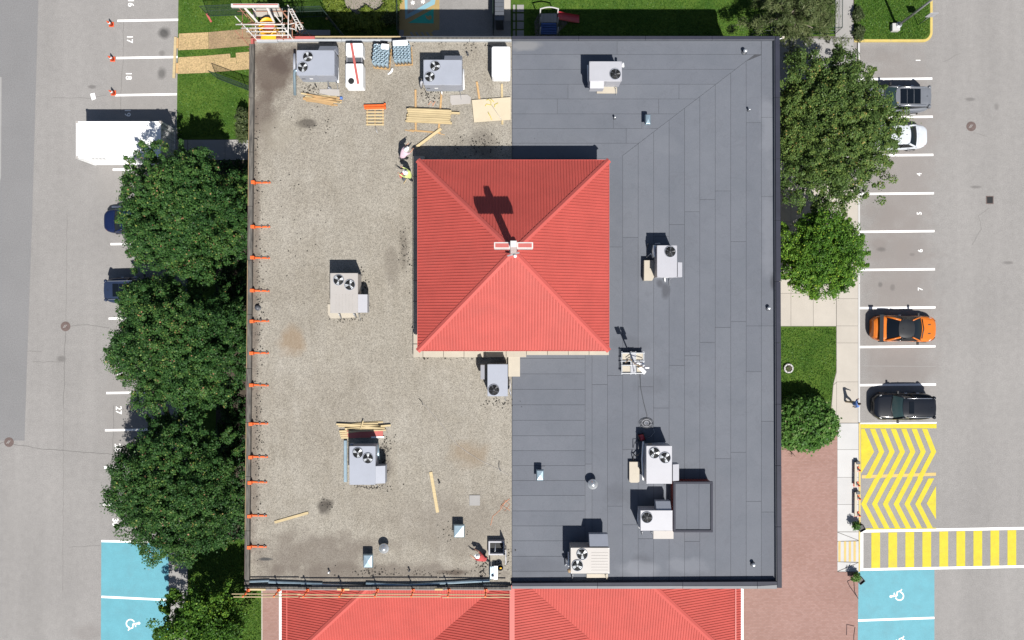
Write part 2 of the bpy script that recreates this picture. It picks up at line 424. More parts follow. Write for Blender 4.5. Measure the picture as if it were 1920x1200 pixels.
def m_mesh_screen():
    m = bpy.data.materials.new('green_shade_netting')
    m.use_nodes = True
    nt = m.node_tree
    b = nt.nodes['Principled BSDF']
    b.inputs['Base Color'].default_value = (0.02, 0.05, 0.035, 1)
    b.inputs['Roughness'].default_value = 0.8
    b.inputs['Alpha'].default_value = 0.42
    return m
M['netting'] = m_mesh_screen()

# ------------------------------------------------------------ mesh building
ORG = {}
class MB:
    def __init__(s):
        s.v, s.f, s.mi, s.k = [], [], [], 0
    def face(s, pts):
        n = len(s.v)
        s.v += [tuple(p) for p in pts]
        s.f.append(tuple(range(n, n + len(pts))))
        s.mi.append(s.k)
    def raw(s, vs, fs):
        n = len(s.v)
        s.v += [tuple(p) for p in vs]
        for f in fs:
            s.f.append(tuple(n + i for i in f))
            s.mi.append(s.k)
    def box(s, x0, y0, z0, x1, y1, z1):
        s.prism([(x0, y0), (x1, y0), (x1, y1), (x0, y1)], z0, z1)
    def pbox(s, a, b, c, d, z0, z1):
        x0, y1 = XY(a, b, z1)
        x1, y0 = XY(c, d, z1)
        s.box(x0, y0, z0, x1, y1, z1)
    def prism(s, pts, z0, z1):
        ar = sum(pts[i][0] * pts[(i + 1) % len(pts)][1] - pts[(i + 1) % len(pts)][0] * pts[i][1] for i in range(len(pts)))
        if ar < 0:
            pts = list(reversed(pts))
        n = len(pts)
        vs = [(x, y, z0) for x, y in pts] + [(x, y, z1) for x, y in pts]
        fs = [tuple(reversed(range(n))), tuple(range(n, 2 * n))] + [(i, (i + 1) % n, n + (i + 1) % n, n + i) for i in range(n)]
        s.raw(vs, fs)
    def pprism(s, pts, z0, z1):
        s.prism([XY(x, y, z1) for x, y in pts], z0, z1)
    def obox(s, c, size, rot=None):
        hx, hy, hz = (q / 2 for q in size)
        m = rot if rot is not None else Matrix.Identity(3)
        vs = [Vector(c) + m @ Vector((a * hx, b * hy, d * hz)) for d in (-1, 1) for a, b in ((-1, -1), (1, -1), (1, 1), (-1, 1))]
        s.raw(vs, [(3, 2, 1, 0), (4, 5, 6, 7), (0, 1, 5, 4), (1, 2, 6, 5), (2, 3, 7, 6), (3, 0, 4, 7)])
    def beam(s, a, b, w, h):
        a, b = Vector(a), Vector(b)
        d = (b - a)
        x = d.normalized()
        up = Vector((0, 0, 1)) if abs(x.z) < .95 else Vector((1, 0, 0))
        y = up.cross(x).normalized()
        z = x.cross(y)
        s.obox((a + b) / 2, (d.length, w, h), Matrix((x, y, z)).transposed())
    def tube(s, path, r, n=8, r1=None, cap=True):
        path = [Vector(p) for p in path]
        m = len(path)
        vs, fs = [], []
        prev = None
        for i, p in enumerate(path):
            d = (path[min(i + 1, m - 1)] - path[max(i - 1, 0)]).normalized()
            ref = Vector((0, 0, 1)) if abs(d.z) < .9 else Vector((1, 0, 0))
            if prev is not None:
                u = (prev - d * prev.dot(d))
                u = u.normalized() if u.length > 1e-5 else ref.cross(d).normalized()
            else:
                u = ref.cross(d).normalized()
            prev = u
            w = d.cross(u)
            rr = r if r1 is None else r + (r1 - r) * i / (m - 1)
            for j in range(n):
                a = 2 * math.pi * j / n
                vs.append(p + (u * math.cos(a) + w * math.sin(a)) * rr)
        for i in range(m - 1):
            for j in range(n):
                k = (j + 1) % n
                fs.append((i * n + j, i * n + k, (i + 1) * n + k, (i + 1) * n + j))
        if cap:
            fs.append(tuple(reversed(range(n))))
            fs.append(tuple((m - 1) * n + j for j in range(n)))
        s.raw(vs, fs)
    def lathe(s, c, prof, n=20):
        """prof: (radius, z) from bottom to top"""
        c = Vector(c)
        vs, fs = [], []
        for r, z in prof:
            for j in range(n):
                a = 2 * math.pi * j / n
                vs.append(c + Vector((r * math.cos(a), r * math.sin(a), z)))
        for i in range(len(prof) - 1):
            for j in range(n):
                k = (j + 1) % n
                fs.append((i * n + j, i * n + k, (i + 1) * n + k, (i + 1) * n + j))
        fs.append(tuple(reversed(range(n))))
        fs.append(tuple((len(prof) - 1) * n + j for j in range(n)))
        s.raw(vs, fs)
    def cyl(s, c, r, z0, z1, n=16):
        s.lathe((c[0], c[1], 0), [(r, z0), (r, z1)], n)
    def ball(s, c, rx, ry, rz, n=12, m=8):
        vs, fs = [], []
        for i in range(m + 1):
            t = math.pi * i / m
            for j in range(n):
                a = 2 * math.pi * j / n
                vs.append((c[0] + rx * math.sin(t) * math.cos(a), c[1] + ry * math.sin(t) * math.sin(a), c[2] - rz * math.cos(t)))
        for i in range(m):
            for j in range(n):
                k = (j + 1) % n
                fs.append((i * n + j, i * n + k, (i + 1) * n + k, (i + 1) * n + j))
        s.raw(vs, fs)
    def grid(s, pts):
        """pts[i][j] points"""
        a, b = len(pts), len(pts[0])
        s.raw([p for r in pts for p in r], [(i * b + j, i * b + j + 1, (i + 1) * b + j + 1, (i + 1) * b + j) for i in range(a - 1) for j in range(b - 1)])
    def build(s, name, m, parent=None, smooth=False, bev=0.0, weld=False):
        org = ORG.get(parent.name, Vector()) if parent else None
        if org is None:
            xs = np.array(s.v)
            lo, hi = xs.min(0), xs.max(0)
            org = Vector(((lo[0] + hi[0]) / 2, (lo[1] + hi[1]) / 2, lo[2]))
        me = bpy.data.meshes.new(name)
        me.from_pydata([(v[0] - org.x, v[1] - org.y, v[2] - org.z) for v in s.v], [], s.f)
        ms = m if isinstance(m, (list, tuple)) else [m]
        for q in ms:
            me.materials.append(M[q] if isinstance(q, str) else q)
        if len(ms) > 1:
            me.polygons.foreach_set('material_index', s.mi)
        if weld:
            bm = bmesh.new()
            bm.from_mesh(me)
            bmesh.ops.remove_doubles(bm, verts=bm.verts, dist=1e-4)
            bm.to_mesh(me)
            bm.free()
        if smooth:
            me.polygons.foreach_set('use_smooth', [True] * len(me.polygons))
        me.update()
        o = bpy.data.objects.new(name, me)
        col.objects.link(o)
        if parent:
            o.parent = parent
        else:
            o.location = org
        ORG[o.name] = org.copy()
        if bev:
            b = o.modifiers.new('bevel', 'BEVEL')
            b.width = bev
            b.segments = 2
            b.limit_method = 'ANGLE'
        return o
def thing(name, label, cat, loc=(0, 0, 0), group=None):
    o = bpy.data.objects.new(name, None)
    o.empty_display_size = 0.3
    col.objects.link(o)
    o.location = loc
    ORG[o.name] = Vector(loc)
    return tag(o, label, cat, group)
def tag(o, label, cat, group=None):
    o['label'] = label
    o['category'] = cat
    if group:
        o['group'] = group
    return o
def struct(o):
    o['kind'] = 'structure'
    return o
def stuff(o, label=None, cat=None):
    o['kind'] = 'stuff'
    if label:
        tag(o, label, cat)
    return o
def copy_tree(o, parent=None):
    c = o.copy()
    col.objects.link(c)
    if parent:
        c.parent = parent
    for ch in list(o.children):
        copy_tree(ch, c)
    return c
def clip(poly, axis, v, keep_greater):
    out = []
    n = len(poly)
    for i in range(n):
        a, b = poly[i], poly[(i + 1) % n]
        ia = (a[axis] >= v) == keep_greater
        ib = (b[axis] >= v) == keep_greater
        if ia:
            out.append(a)
        if ia != ib:
            t = (v - a[axis]) / (b[axis] - a[axis])
            out.append((a[0] + (b[0] - a[0]) * t, a[1] + (b[1] - a[1]) * t))
    return out
def inset(poly, d):
    """shrink a convex 2-D polygon by d"""
    n = len(poly)
    ar = sum(poly[i][0] * poly[(i + 1) % n][1] - poly[(i + 1) % n][0] * poly[i][1] for i in range(n))
    if ar < 0:
        poly = list(reversed(poly))
    ls = []
    for i in range(n):
        a, b = Vector(poly[i]), Vector(poly[(i + 1) % n])
        e = (b - a).normalized()
        nn = Vector((-e.y, e.x))
        ls.append((a + nn * d, e))
    out = []
    for i in range(n):
        p, e = ls[i - 1]
        q, g = ls[i]
        den = e.x * g.y - e.y * g.x
        if abs(den) < 1e-6:
            out.append(tuple(q))
            continue
        t = ((q.x - p.x) * g.y - (q.y - p.y) * g.x) / den
        out.append((p.x + e.x * t, p.y + e.y * t))
    return out
def slab(name, parent, pts, z0, z1, gap, m, bev=0):
    b = MB()
    b.prism(inset([XY(x, y, z1) for x, y in pts], gap), z0, z1)
    return b.build(name, m, parent, bev=bev)

# ============================================================ GROUND
b = MB(); b.face([(-420, -420, 0), (420, -420, 0), (420, 420, 0), (-420, 420, 0)])
ground = struct(b.build('asphalt_ground', 'asphalt'))
b = MB(); b.face([P(x, y, .004) for x, y in ((-900, 826), (46, 826), (50, 700), (60, 420), (72, 0), (82, -500), (-900, -500))])
struct(b.build('road_lane', 'lane', ground))
b = MB(); b.face([P(x, y, .008) for x, y in ((-40, 560), (2, 330), (3, 145), (-40, 130))])
b.build('road_patch', 'concrete_g', ground)
def stroke(b, pts, w, z):
    """flat painted line through pixel points, w in pixels"""
    q = [P(x, y, z) for x, y in pts]
    w = LN(w, z) / 2
    L_, R_ = [], []
    for i, p in enumerate(q):
        d = (q[min(i + 1, len(q) - 1)] - q[max(i - 1, 0)])
        d = Vector((d.x, d.y, 0)).normalized()
        n = Vector((-d.y, d.x, 0))
        L_.append(p + n * w); R_.append(p - n * w)
    for i in range(len(q) - 1):
        b.face([R_[i], R_[i + 1], L_[i + 1], L_[i]])
def line(pts, w=4, m='white_line', z=.009, name='parking_line'):
    b = MB(); stroke(b, pts, w, z)
    return b.build(name, m, ground)
def poly(pts, m, z=.008, name='painted_area', parent=None):
    b = MB(); b.face([P(x, y, z) for x, y in reversed(pts)] if False else [P(x, y, z) for x, y in pts])
    o = b.build(name, m, parent or ground)
    bm = bmesh.new(); bm.from_mesh(o.data)
    for f in bm.faces:
        f.normal_update()
        if f.normal.z < 0:
            f.normal_flip()
    bm.to_mesh(o.data); bm.free()
    return o
def text(s, px, py, rot, size, m='white_line', z=.010, name='stall_number', parent=None, sx=1.0):
    cu = bpy.data.curves.new(name, 'FONT')
    cu.body = s
    cu.size = size
    cu.align_x = 'CENTER'; cu.align_y = 'CENTER'
    cu.offset = size * .012
    t = bpy.data.objects.new(name + '_tmp', cu)
    col.objects.link(t)
    bpy.context.view_layer.update()
    me = bpy.data.meshes.new_from_object(t.evaluated_get(bpy.context.evaluated_depsgraph_get()))
    bpy.data.objects.remove(t)
    me.materials.clear(); me.materials.append(M[m])
    o = bpy.data.objects.new(name, me)
    col.objects.link(o)
    o.parent = parent or ground
    o.location = P(px, py, z) - ORG[(parent or ground).name]
    o.rotation_euler = (0, 0, rot)
    o.scale = (sx, 1, 1)
    return o
# left stalls
xs_l = lambda y: 220 - (y - 38) * 0.0305 if y < 500 else 206 - (y - 524) * .032
for i in range(15):
    y = 38 + i * 69.8
    if y > 1000:
        break
    line([(xs_l(y), y + 1), (338 - (y - 38) * .022, y - 1)])
for n, y in ((16, 5), (17, 73), (18, 142), (19, 211), (26, 697), (27, 769), (28, 839), (29, 909), (30, 979)):
    text(str(n), 245 - (y - 5) * .03, y, -math.pi / 2, .62)
poly([(190, 1015), (317, 1017), (316, 1240), (189, 1240)], 'cyan_line', .006, 'accessible_bay')
line([(190, 1014.5), (316, 1017)], 4)
line([(190, 1119), (316, 1125)], 4)
line([(338, -40), (331, 262)], 3, 'concrete_g', .02, 'kerb_edge')
def wheelchair(px, py, flip, size=1.0):
    """painted accessible-parking symbol; flip=+1: head points to +x"""
    b = MB(); z = .011
    def Q(u, v):
        return (px + flip * u * size, py + flip * v * size)
    # head (disc)
    c = Q(12.5, -.5); k = 12
    b.face([P(c[0] + 2.6 * size * math.cos(a * 2 * math.pi / k), c[1] - 2.6 * size * math.sin(a * 2 * math.pi / k), z) for a in range(k)])
    stroke(b, [Q(10, 0), (Q(4.5, 1)), (Q(1, 1.2))], 3.2 * size, z)
    stroke(b, [Q(6, 1), Q(6.2, 6.5)], 2.2 * size, z)
    stroke(b, [Q(1.2, 1.2), Q(.8, 8), Q(-6.5, 10.5), Q(-7.5, 13.5)], 2.4 * size, z + .001)
    arc = [Q(-2 + 8.2 * math.cos(R(a)), -1 + 8.2 * math.sin(R(a))) for a in range(60, 331, 15)]
    arc = [Q(-3.5 + 7.6 * math.cos(R(a)), .2 + 7.6 * math.sin(R(a))) for a in range(100, 345, 15)]
    stroke(b, arc, 2.2 * size, z + .002)
    return b.build('accessible_symbol', 'white_line', ground)
wheelchair(248, 1169, 1)
wheelchair(1683, 1118, -1)
wheelchair(1687, 1206, -1)
# right stalls
for y, x0, x1 in ((148, 1612, 1748), (219.5, 1612, 1749), (291, 1612, 1750), (363, 1610, 1751), (434, 1612, 1752), (505.5, 1610, 1753),
                  (577, 1610, 1754), (650, 1611, 1754), (721.5, 1610, 1755), (793.5, 1613, 1756)):
    line([(x0, y + .7), (x1, y - .7)], 4 if y < 790 else 2.6)
for n, y, x in ((1, 113, 1722), (2, 184, 1722), (3, 255, 1723), (4, 327, 1724), (5, 400, 1724), (6, 470, 1726), (7, 542, 1726)):
    text(str(n), x, y, math.pi / 2, .5)
line([(1614, 686), (1755, 687)], .9, 'concrete_g', .007, 'old_line')
# hatched loading area
poly([(1614, 795), (1756, 795), (1756, 803), (1614, 803)], 'yellow_line', .009)
poly([(1614.5, 804), (1621, 804), (1639, 847), (1614.5, 888)], 'yellow_line', .009)
line([(1616, 894), (1755, 889)], 6, 'pale_yellow', .007)
for k in range(6):
    a = 1658 + 19.5 * k
    poly([(a - 27, 804), (a - 17, 804), (a, 847), (a - 10, 847)], 'yellow_line', .009)
    poly([(a - 10, 847), (a, 847), (a - 26, 897), (a - 36, 897)], 'yellow_line', .009)
for k in range(6):
    a = 1614.5 + 20.3 * k
    poly([(a + 25, 897), (a + 35.5, 897), (a + 10, 945), (a, 945)], 'yellow_line', .0095)
    poly([(a, 945), (a + 10, 945), (a + 33.5, 991), (a + 23.5, 991)], 'yellow_line', .0095)
poly([(1737.5, 944), (1755, 911), (1755, 974)], 'yellow_line', .009)
poly([(1614, 991), (1755, 989.5), (1755, 991.5), (1614, 993.5)], 'yellow_line', .009)
line([(1613, 996), (1980, 989.5)], 5)
line([(1613, 1068), (1980, 1061)], 4.5)
line([(1616, 998), (1616, 1067)], 5, z=.0095)
for k in range(11):
    x = 1642 + 31.9 * k
    poly([(x - 8.2, 999 - k * .6), (x + 8.2, 998.7 - k * .6), (x + 8.2, 1065 - k * .6), (x - 8.2, 1065.5 - k * .6)], 'yellow_line', .0085, 'crossing_bar')
poly([(1610, 1071), (1752, 1068), (1752, 1240), (1608, 1240)], 'cyan_line', .006, 'accessible_bay')
line([(1609, 1163.5), (1752, 1158.5)], 4)
# cracks in the asphalt
def crack(pts, w=.9):
    q = []
    for i in range(len(pts) - 1):
        (x0, y0), (x1, y1) = pts[i], pts[i + 1]
        n = max(2, int(math.hypot(x1 - x0, y1 - y0) / 9))
        for j in range(n):
            q.append((x0 + (x1 - x0) * j / n + random.uniform(-1, 1), y0 + (y1 - y0) * j / n + random.uniform(-1, 1)))
    q.append(pts[-1])
    b = MB(); stroke(b, q, w, .0055)
    b.build('asphalt_crack', 'crack', ground)
crack([(123, 620), (121, 680), (119, 760)]); crack([(128, 612), (165, 609), (205, 615)], .8)
crack([(26, 833), (80, 842), (130, 845), (210, 852)], .9); crack([(0, 832), (10, 828)], .8)
crack([(50, 658), (78, 659)], .6); crack([(60, 678), (112, 679)], .6)
crack([(232, 40), (230, 120), (226, 210)], .6); crack([(126, 400), (124, 600)], .5); crack([(119, 760), (118, 1110)], .5)
crack([(100, 183), (170, 184), (200, 178)], .6); crack([(213, 760), (212, 860)], .7); crack([(130, 1026), (188, 1022)], .6)
crack([(1855, 390), (1835, 405), (1840, 430), (1822, 460)], .6); crack([(1770, 115), (1800, 100)], .5); crack([(1825, 248), (1850, 256)], .5)
crack([(1620, 1094), (1670, 1092), (1700, 1096), (1740, 1098)], .7)

def manhole(px, py, r, label):
    o = thing('manhole_cover', label, 'manhole cover', P(px, py, 0), 'round manhole covers in the asphalt')
    w = LN(r)
    c = ORG[o.name]
    b = MB(); b.lathe(c, [(w, .004), (w, .014), (w * .97, .016), (w * .97, .014)], 28); b.build('rim', 'rust', o)
    b = MB(); b.lathe(c, [(w * .88, .004), (w * .88, .017)], 28); b.build('lid', 'rust', o)
    for k in (-1, 1):
        b = MB(); b.beam(c + Vector((-w * .35 + k * w * .15, -w * .3, .02)), c + Vector((w * .15 + k * w * .15, w * .35, .02)), w * .12, .012); b.build('bar', 'concrete_g', o)
manhole(123, 612, 9, 'rusty manhole cover at the top end of a long straight crack')
manhole(17, 829, 9, 'rusty manhole cover at the edge of the darker asphalt lane')
manhole(1821, 237, 9, 'dark manhole cover in the lane near the silver parked sedan')
o = thing('storm_drain', 'square rusty drain grate in the open asphalt on the right', 'drain', P(1856, 375, 0))
b = MB(); b.pbox(1849, 367.5, 1863, 382.5, .003, .014); b.build('frame', 'rust', o)
for k in range(6):
    b = MB(); b.pbox(1851 + k * 1.8, 369.5, 1852 + k * 1.8, 380.5, .014, .022); b.build('bar', 'black', o)
b = MB(); b.pbox(1850.6, 369, 1861.6, 381, .014, .017); b.build('sump', 'hollow_shade', o)

# ------------------------------------------------------------ lawns, walks, paving
def sheet(name, pts, m, z, parent=None):
    b = MB(); b.prism([XY(x, y, z) for x, y in pts], -.2, z)
    return struct(b.build(name, m, parent))
lawn_nw = sheet('lawn', [(337, -200), (748, -200), (748, 150), (560, 260), (331, 262)], 'grass', .05)
lawn_sw = sheet('lawn', [(352, 300), (520, 300), (520, 1040), (491, 1112), (491, 1300), (352, 1300)], 'grass', .05)
lawn_n = sheet('lawn', [(958, -200), (1566, -200), (1566, 66), (1440, 140), (958, 140)], 'grass', .05)
lawn_e = sheet('lawn', [(1390, 612), (1568.5, 612), (1569, 695), (1562, 722), (1556, 790), (1390, 790)], 'grass', .10)
island = [(1602, -200), (1745, -200), (1745, 62), (1743, 69), (1738, 73.5), (1731, 75), (1602, 75)]
lawn_ne = sheet('lawn', island, 'grass', .12)
def kerb(name, pts, w, m, z1=.13, parent=None):
    pw = []
    q = [Vector(XY(x, y, z1)) for x, y in pts]
    wd = LN(w, z1) / 2
    b = MB()
    Ls, Rs = [], []
    for i, p in enumerate(q):
        d = (q[min(i + 1, len(q) - 1)] - q[max(i - 1, 0)]).normalized()
        n = Vector((-d.y, d.x))
        Ls.append(p + n * wd); Rs.append(p - n * wd)
    for i in range(len(q) - 1):
        b.prism([tuple(Rs[i]), tuple(Rs[i + 1]), tuple(Ls[i + 1]), tuple(Ls[i])], -.1, z1)
    return struct(b.build(name, m, parent))
arc = [(1746.5, -200), (1746.5, 60)] + [(1731.5 + 15 * math.cos(R(a)), 60 + 16 * math.sin(R(a))) for a in range(15, 91, 15)] + [(1602, 76)]
kerb('kerb', arc, 4.5, 'kerb_yellow', .14, lawn_ne)
# concrete walks: a base with real slabs on it
def walk(name, outline, m, zones, z=.12, gap=.012):
    b = MB(); b.prism([XY(x, y, z) for x, y in outline], -.2, z - .012)
    w = struct(b.build(name, 'joint'))
    for pts in zones:
        slab('slab', w, pts, z - .012, z + random.uniform(-.002, .002), gap, m)
    return w
def rects(xs, ys):
    return [[(xs[i], ys[j]), (xs[i + 1], ys[j]), (xs[i + 1], ys[j + 1]), (xs[i], ys[j + 1])] for i in range(len(xs) - 1) for j in range(len(ys) - 1)]
z_e = rects([1568.5, 1609], [344, 416, 488, 560, 611, 643, 716, 793])
walk('pavement', [(1568, 344), (1609, 344), (1609, 793), (1556, 793), (1562, 722), (1568, 696)], 'concrete', z_e + [[(1569, 696), (1569, 716), (1562, 722)], [(1562.5, 722), (1568.5, 717), (1568.5, 793), (1556.5, 793)]])
walk('pavement', [(1390, 344), (1568, 344), (1568, 612), (1390, 612)], 'concrete', rects([1390, 1483, 1525, 1568], [344, 416, 488, 550, 611.5]))
walk('pavement', [(1570, 793.5), (1610, 793.5), (1610, 1072), (1570, 1072)], 'concrete_w',
     rects([1570, 1610], [793.5, 843, 895, 946, 997]) + [[(1570, 997.5), (1610, 997.5), (1610, 1013)], [(1570, 998), (1610, 1013.5), (1570, 1015)], [(1570, 1015.5), (1610, 1014.5), (1610, 1054), (1570, 1053)],
     [(1570, 1053.5), (1609, 1055), (1570, 1071)], [(1610, 1055), (1610, 1072), (1570.5, 1071.8)]])
walk('pavement', [(1440, 68), (1601, 68), (1601, 344), (1390, 344), (1390, 72)], 'concrete_g', rects([1390, 1476, 1563, 1601], [72, 128, 200, 272, 343.5]))
walk('pavement', [(1566.5, -200), (1601, -200), (1601, 71.5), (1566.5, 71.5)], 'concrete_g', rects([1566.5, 1600], [-200, -90, -10, 71]))
for x in (1574, 1584.5, 1593.5, 1602.5):
    b = MB(); b.face([P(x - 2.2, 1053, .126), P(x + 2.2, 1053, .126), P(x + 2.2, 1015, .126), P(x - 2.2, 1015, .126)]); b.build('ramp_stripe', 'pale_yellow', ground)
kerb('kerb', [(1610.5, 80), (1611, 792)], 3.2, 'concrete_w', .13)
kerb('kerb', [(1612, 793.5), (1612, 1000)], 3.4, 'kerb_yellow', .13)
kerb('kerb', [(1612, 1000), (1611, 1072)], 3.4, 'kerb_yellow', .02)
plaza = sheet('brick_plaza', [(1390, 790), (1570, 790), (1570, 1072.5), (1609, 1072.5), (1607, 1400), (1340, 1400), (1340, 1000)], 'brick', .115)
sheet('brick_path', [(492, 1000), (600, 1000), (600, 1400), (492, 1400)], 'brick', .06)
kerb('kerb', [(491, 1090), (491.5, 1400)], 2, 'concrete', .08)
walk('pavement', [(316, 262), (352, 262), (352, 1300), (316, 1300)], 'concrete_g', rects([317, 351.5], [262, 330, 400, 470, 540, 610, 680, 750, 820, 890, 960, 1045, 1070, 1135, 1200, 1300]), z=.10)
walk('pavement', [(352, 262), (560, 261), (560, 300), (352, 300)], 'concrete_g', rects([352, 422, 490, 560], [262, 300]), z=.10)
# garden bed ringed by shrubs, court with painted shapes
sheet('gravel_bed', [(628, -60), (724, -60), (722, 10), (700, 24), (672, 28), (650, 14)], 'mulch', .07, lawn_nw)
b = MB(); b.prism([XY(x, y, .06) for x, y in ((748, -200), (957.5, -200), (957.5, 150), (748, 150))], -.2, .06)
court = struct(b.build('play_court', 'asphalt'))
def cp(pts, m, z):
    return poly(pts, m, z, 'painted_shape', court)
ORGc = court
cp([(746, -60), (824, -60), (824, 56), (812, 57), (812, 120), (757, 120), (757, 56), (746, 56)], 'tan', .066)
cp([(757, -40), (824, -40), (815, 8), (760, 36)], 'sky_court', .071)
cp([(764, -40), (818, -40), (807, 2), (764, 27)], 'asphalt', .076)
cp([(765, 43), (813, 16), (813, 44)], 'teal', .071)
cp([(797, 28), (803, 31), (807, 28), (810, 33), (806, 38), (800, 35)], 'tan', .076)
for x, y in ((774, 5), (793, 3)):
    b = MB()
    for a in range(3):
        dx, dy = 4 * math.cos(R(60 * a + 15)), 4 * math.sin(R(60 * a + 15))
        stroke(b, [(x - dx, y - dy), (x + dx, y + dy)], 1.6, .081 + a * .001)
    b.build('painted_star', 'white_line', court)
for k in range(5):
    x = 768 + k * 10
    cp([(x, 60), (x + 4, 60), (x + 9, 68), (x + 5, 68)], 'asphalt', .071)
for y0, y1 in ((8, 23), (24.5, 39), (40, 55), (56, 74)):
    for x0, x1 in ((961, 967), (968.5, 983)):
        slab('paver', lawn_n, [(x0, y0), (x1, y0), (x1, y1), (x0, y1)], .04, .10, .03, 'concrete_g', .01)
sheet('worn_play_bed', [(1002, 40), (1010, 26), (1040, 24), (1070, 38), (1050, 58), (1048, 80), (1004, 80)], 'dirt_bed', .06, lawn_n)

# short grass blades over every lawn
def grass(lawn, pts, n, zl, zh=.05):
    q = np.array([XY(x, y, zl) for x, y in pts])
    lo, hi = q.min(0), q.max(0)
    r = rng.random((n * 3, 2)) * (hi - lo) + lo
    ins = np.zeros(len(r), bool)
    m = len(q)
    for i in range(m):
        a, c = q[i], q[(i + 1) % m]
        cond = ((a[1] > r[:, 1]) != (c[1] > r[:, 1]))
        xi = (c[0] - a[0]) * (r[:, 1] - a[1]) / (c[1] - a[1] + 1e-12) + a[0]
        ins ^= cond & (r[:, 0] < xi)
    r = r[ins][:n]
    k = len(r)
    ang = rng.random(k) * 6.283
    w = .03 + rng.random(k) * .03
    h = zh * (.5 + rng.random(k))
    dx, dy = np.cos(ang), np.sin(ang)
    lean = rng.normal(0, .05, (k, 2))
    V = np.zeros((k, 3, 3))
    V[:, 0] = np.c_[r[:, 0] - dx * w, r[:, 1] - dy * w, np.full(k, zl)]
    V[:, 1] = np.c_[r[:, 0] + dx * w, r[:, 1] + dy * w, np.full(k, zl)]
    V[:, 2] = np.c_[r[:, 0] + lean[:, 0], r[:, 1] + lean[:, 1], zl + h]
    me = bpy.data.meshes.new('grass')
    me.vertices.add(k * 3); me.loops.add(k * 3); me.polygons.add(k)
    me.vertices.foreach_set('co', V.ravel())
    me.loops.foreach_set('vertex_index', np.arange(k * 3))
    me.polygons.foreach_set('loop_start', np.arange(k) * 3)
    at = me.attributes.new('tint', 'FLOAT', 'FACE')
    at.data.foreach_set('value', rng.beta(3, 3.6, k))
    me.materials.append(M['blade_g'])
    me.update(); me.validate()
    o = bpy.data.objects.new('grass', me)
    col.objects.link(o)
    return o
for pts, n, zl, lab in (([(340, -30), (748, -30), (748, 130), (560, 250), (333, 258)], 34000, .05, 'mown grass of the lawn crossed by strand board walkways'),
                        ([(356, 1012), (520, 1012), (490, 1112), (490, 1230), (354, 1230)], 12000, .05, 'mown grass beside the brick path at the lower left'),
                        ([(990, -30), (1560, -30), (1560, 64), (1440, 120), (990, 120)], 26000, .05, 'shaded grass behind the building around the play structure'),
                        ([(1395, 615), (1567, 615), (1567, 695), (1560, 722), (1556, 786), (1395, 786)], 12000, .10, 'mown grass square beside the beige concrete pavement'),
                        ([(1604, -30), (1742, -30), (1742, 62), (1730, 73), (1604, 73)], 10000, .12, 'mown grass island with the lamp post and yellow kerb')):
    stuff(grass(None, pts, n, zl), lab, 'grass')

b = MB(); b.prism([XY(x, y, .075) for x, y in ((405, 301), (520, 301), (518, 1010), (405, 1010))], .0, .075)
struct(b.build('wall_shade_bed', 'soil'))  # dark strip added to stand in for building shade along the west wall

# ============================================================ THE BUILDING
ZD = 8.0      # roof deck
ZP = 8.32     # parapet top
building = thing('building', 'large flat roofed building, half gravel and half grey membrane, with red metal roofs', 'building', (0, 0, 0))
NW, SW, NE, SE = XY(468, 69, ZP), XY(459, 1103, ZP), XY(1461, 69, ZP), XY(1465.5, 1103, ZP)
outline = [SW, SE, NE, NW]
b = MB(); b.prism(inset(outline, .12), 0, ZD - .15)
walls = b.build('wall', 'wall', building)
b = MB(); b.prism(inset(outline, .06), ZD - .15, ZD - .012)
deck = b.build('flat_roof', 'seam', building)
xw = XY(959.5, 600, ZD)[0]
def dz(pts):
    return [XY(x, y, ZD) for x, y in pts]
b = MB(); b.prism([(xw, XY(0, 1096, ZD)[1]), (xw, XY(0, 74, ZD)[1]), XY(476, 74, ZD), XY(467, 1096, ZD)], ZD - .012, ZD + .02)
b.build('gravel_surface', 'gravel', deck)
# --- membrane sheets, lapped, with an open joint round each
def msheet(pts):
    b = MB(); b.prism(inset(dz(pts), .009), ZD - .012, ZD + random.uniform(.004, .009))
    b.build('membrane_sheet', 'membrane', deck)
XL = 960.5
def diag(y):
    return 1414 - (y - 103) * 1.307
rows = [75, 102, 130, 158, 185.5, 213.5, 241, 268.5, 297]
brk = {0: [1157], 1: [], 2: [], 3: [1065, 1273], 4: [1045, 1235], 5: [1150], 6: [1174], 7: []}
for i in range(8):
    y0, y1 = rows[i], rows[i + 1]
    if i == 0:
        e0, e1 = 1427, 1427
    else:
        e0, e1 = diag(y0), diag(y1)
    xs = [XL] + brk[i]
    for j, x in enumerate(xs):
        if j + 1 < len(xs):
            msheet([(x, y0), (xs[j + 1], y0), (xs[j + 1], y1), (x, y1)])
        else:
            msheet([(x, y0), (e0, y0), (e1, y1), (x, y1)])
cols_x = [1097, 1110, 1139, 1167.5, 1196.5, 1225.5, 1254.5, 1283.5, 1312, 1341, 1370, 1399, 1427.5]
joints = {0: [870], 1: [721], 2: [463, 704, 949], 3: [445, 843, 984], 4: [725, 866, 1010], 5: [443, 765], 6: [421, 685], 7: [397, 667, 1015],
          8: [374, 642], 9: [358, 614, 860], 10: [453, 603, 848], 11: [230, 611, 697, 940]}
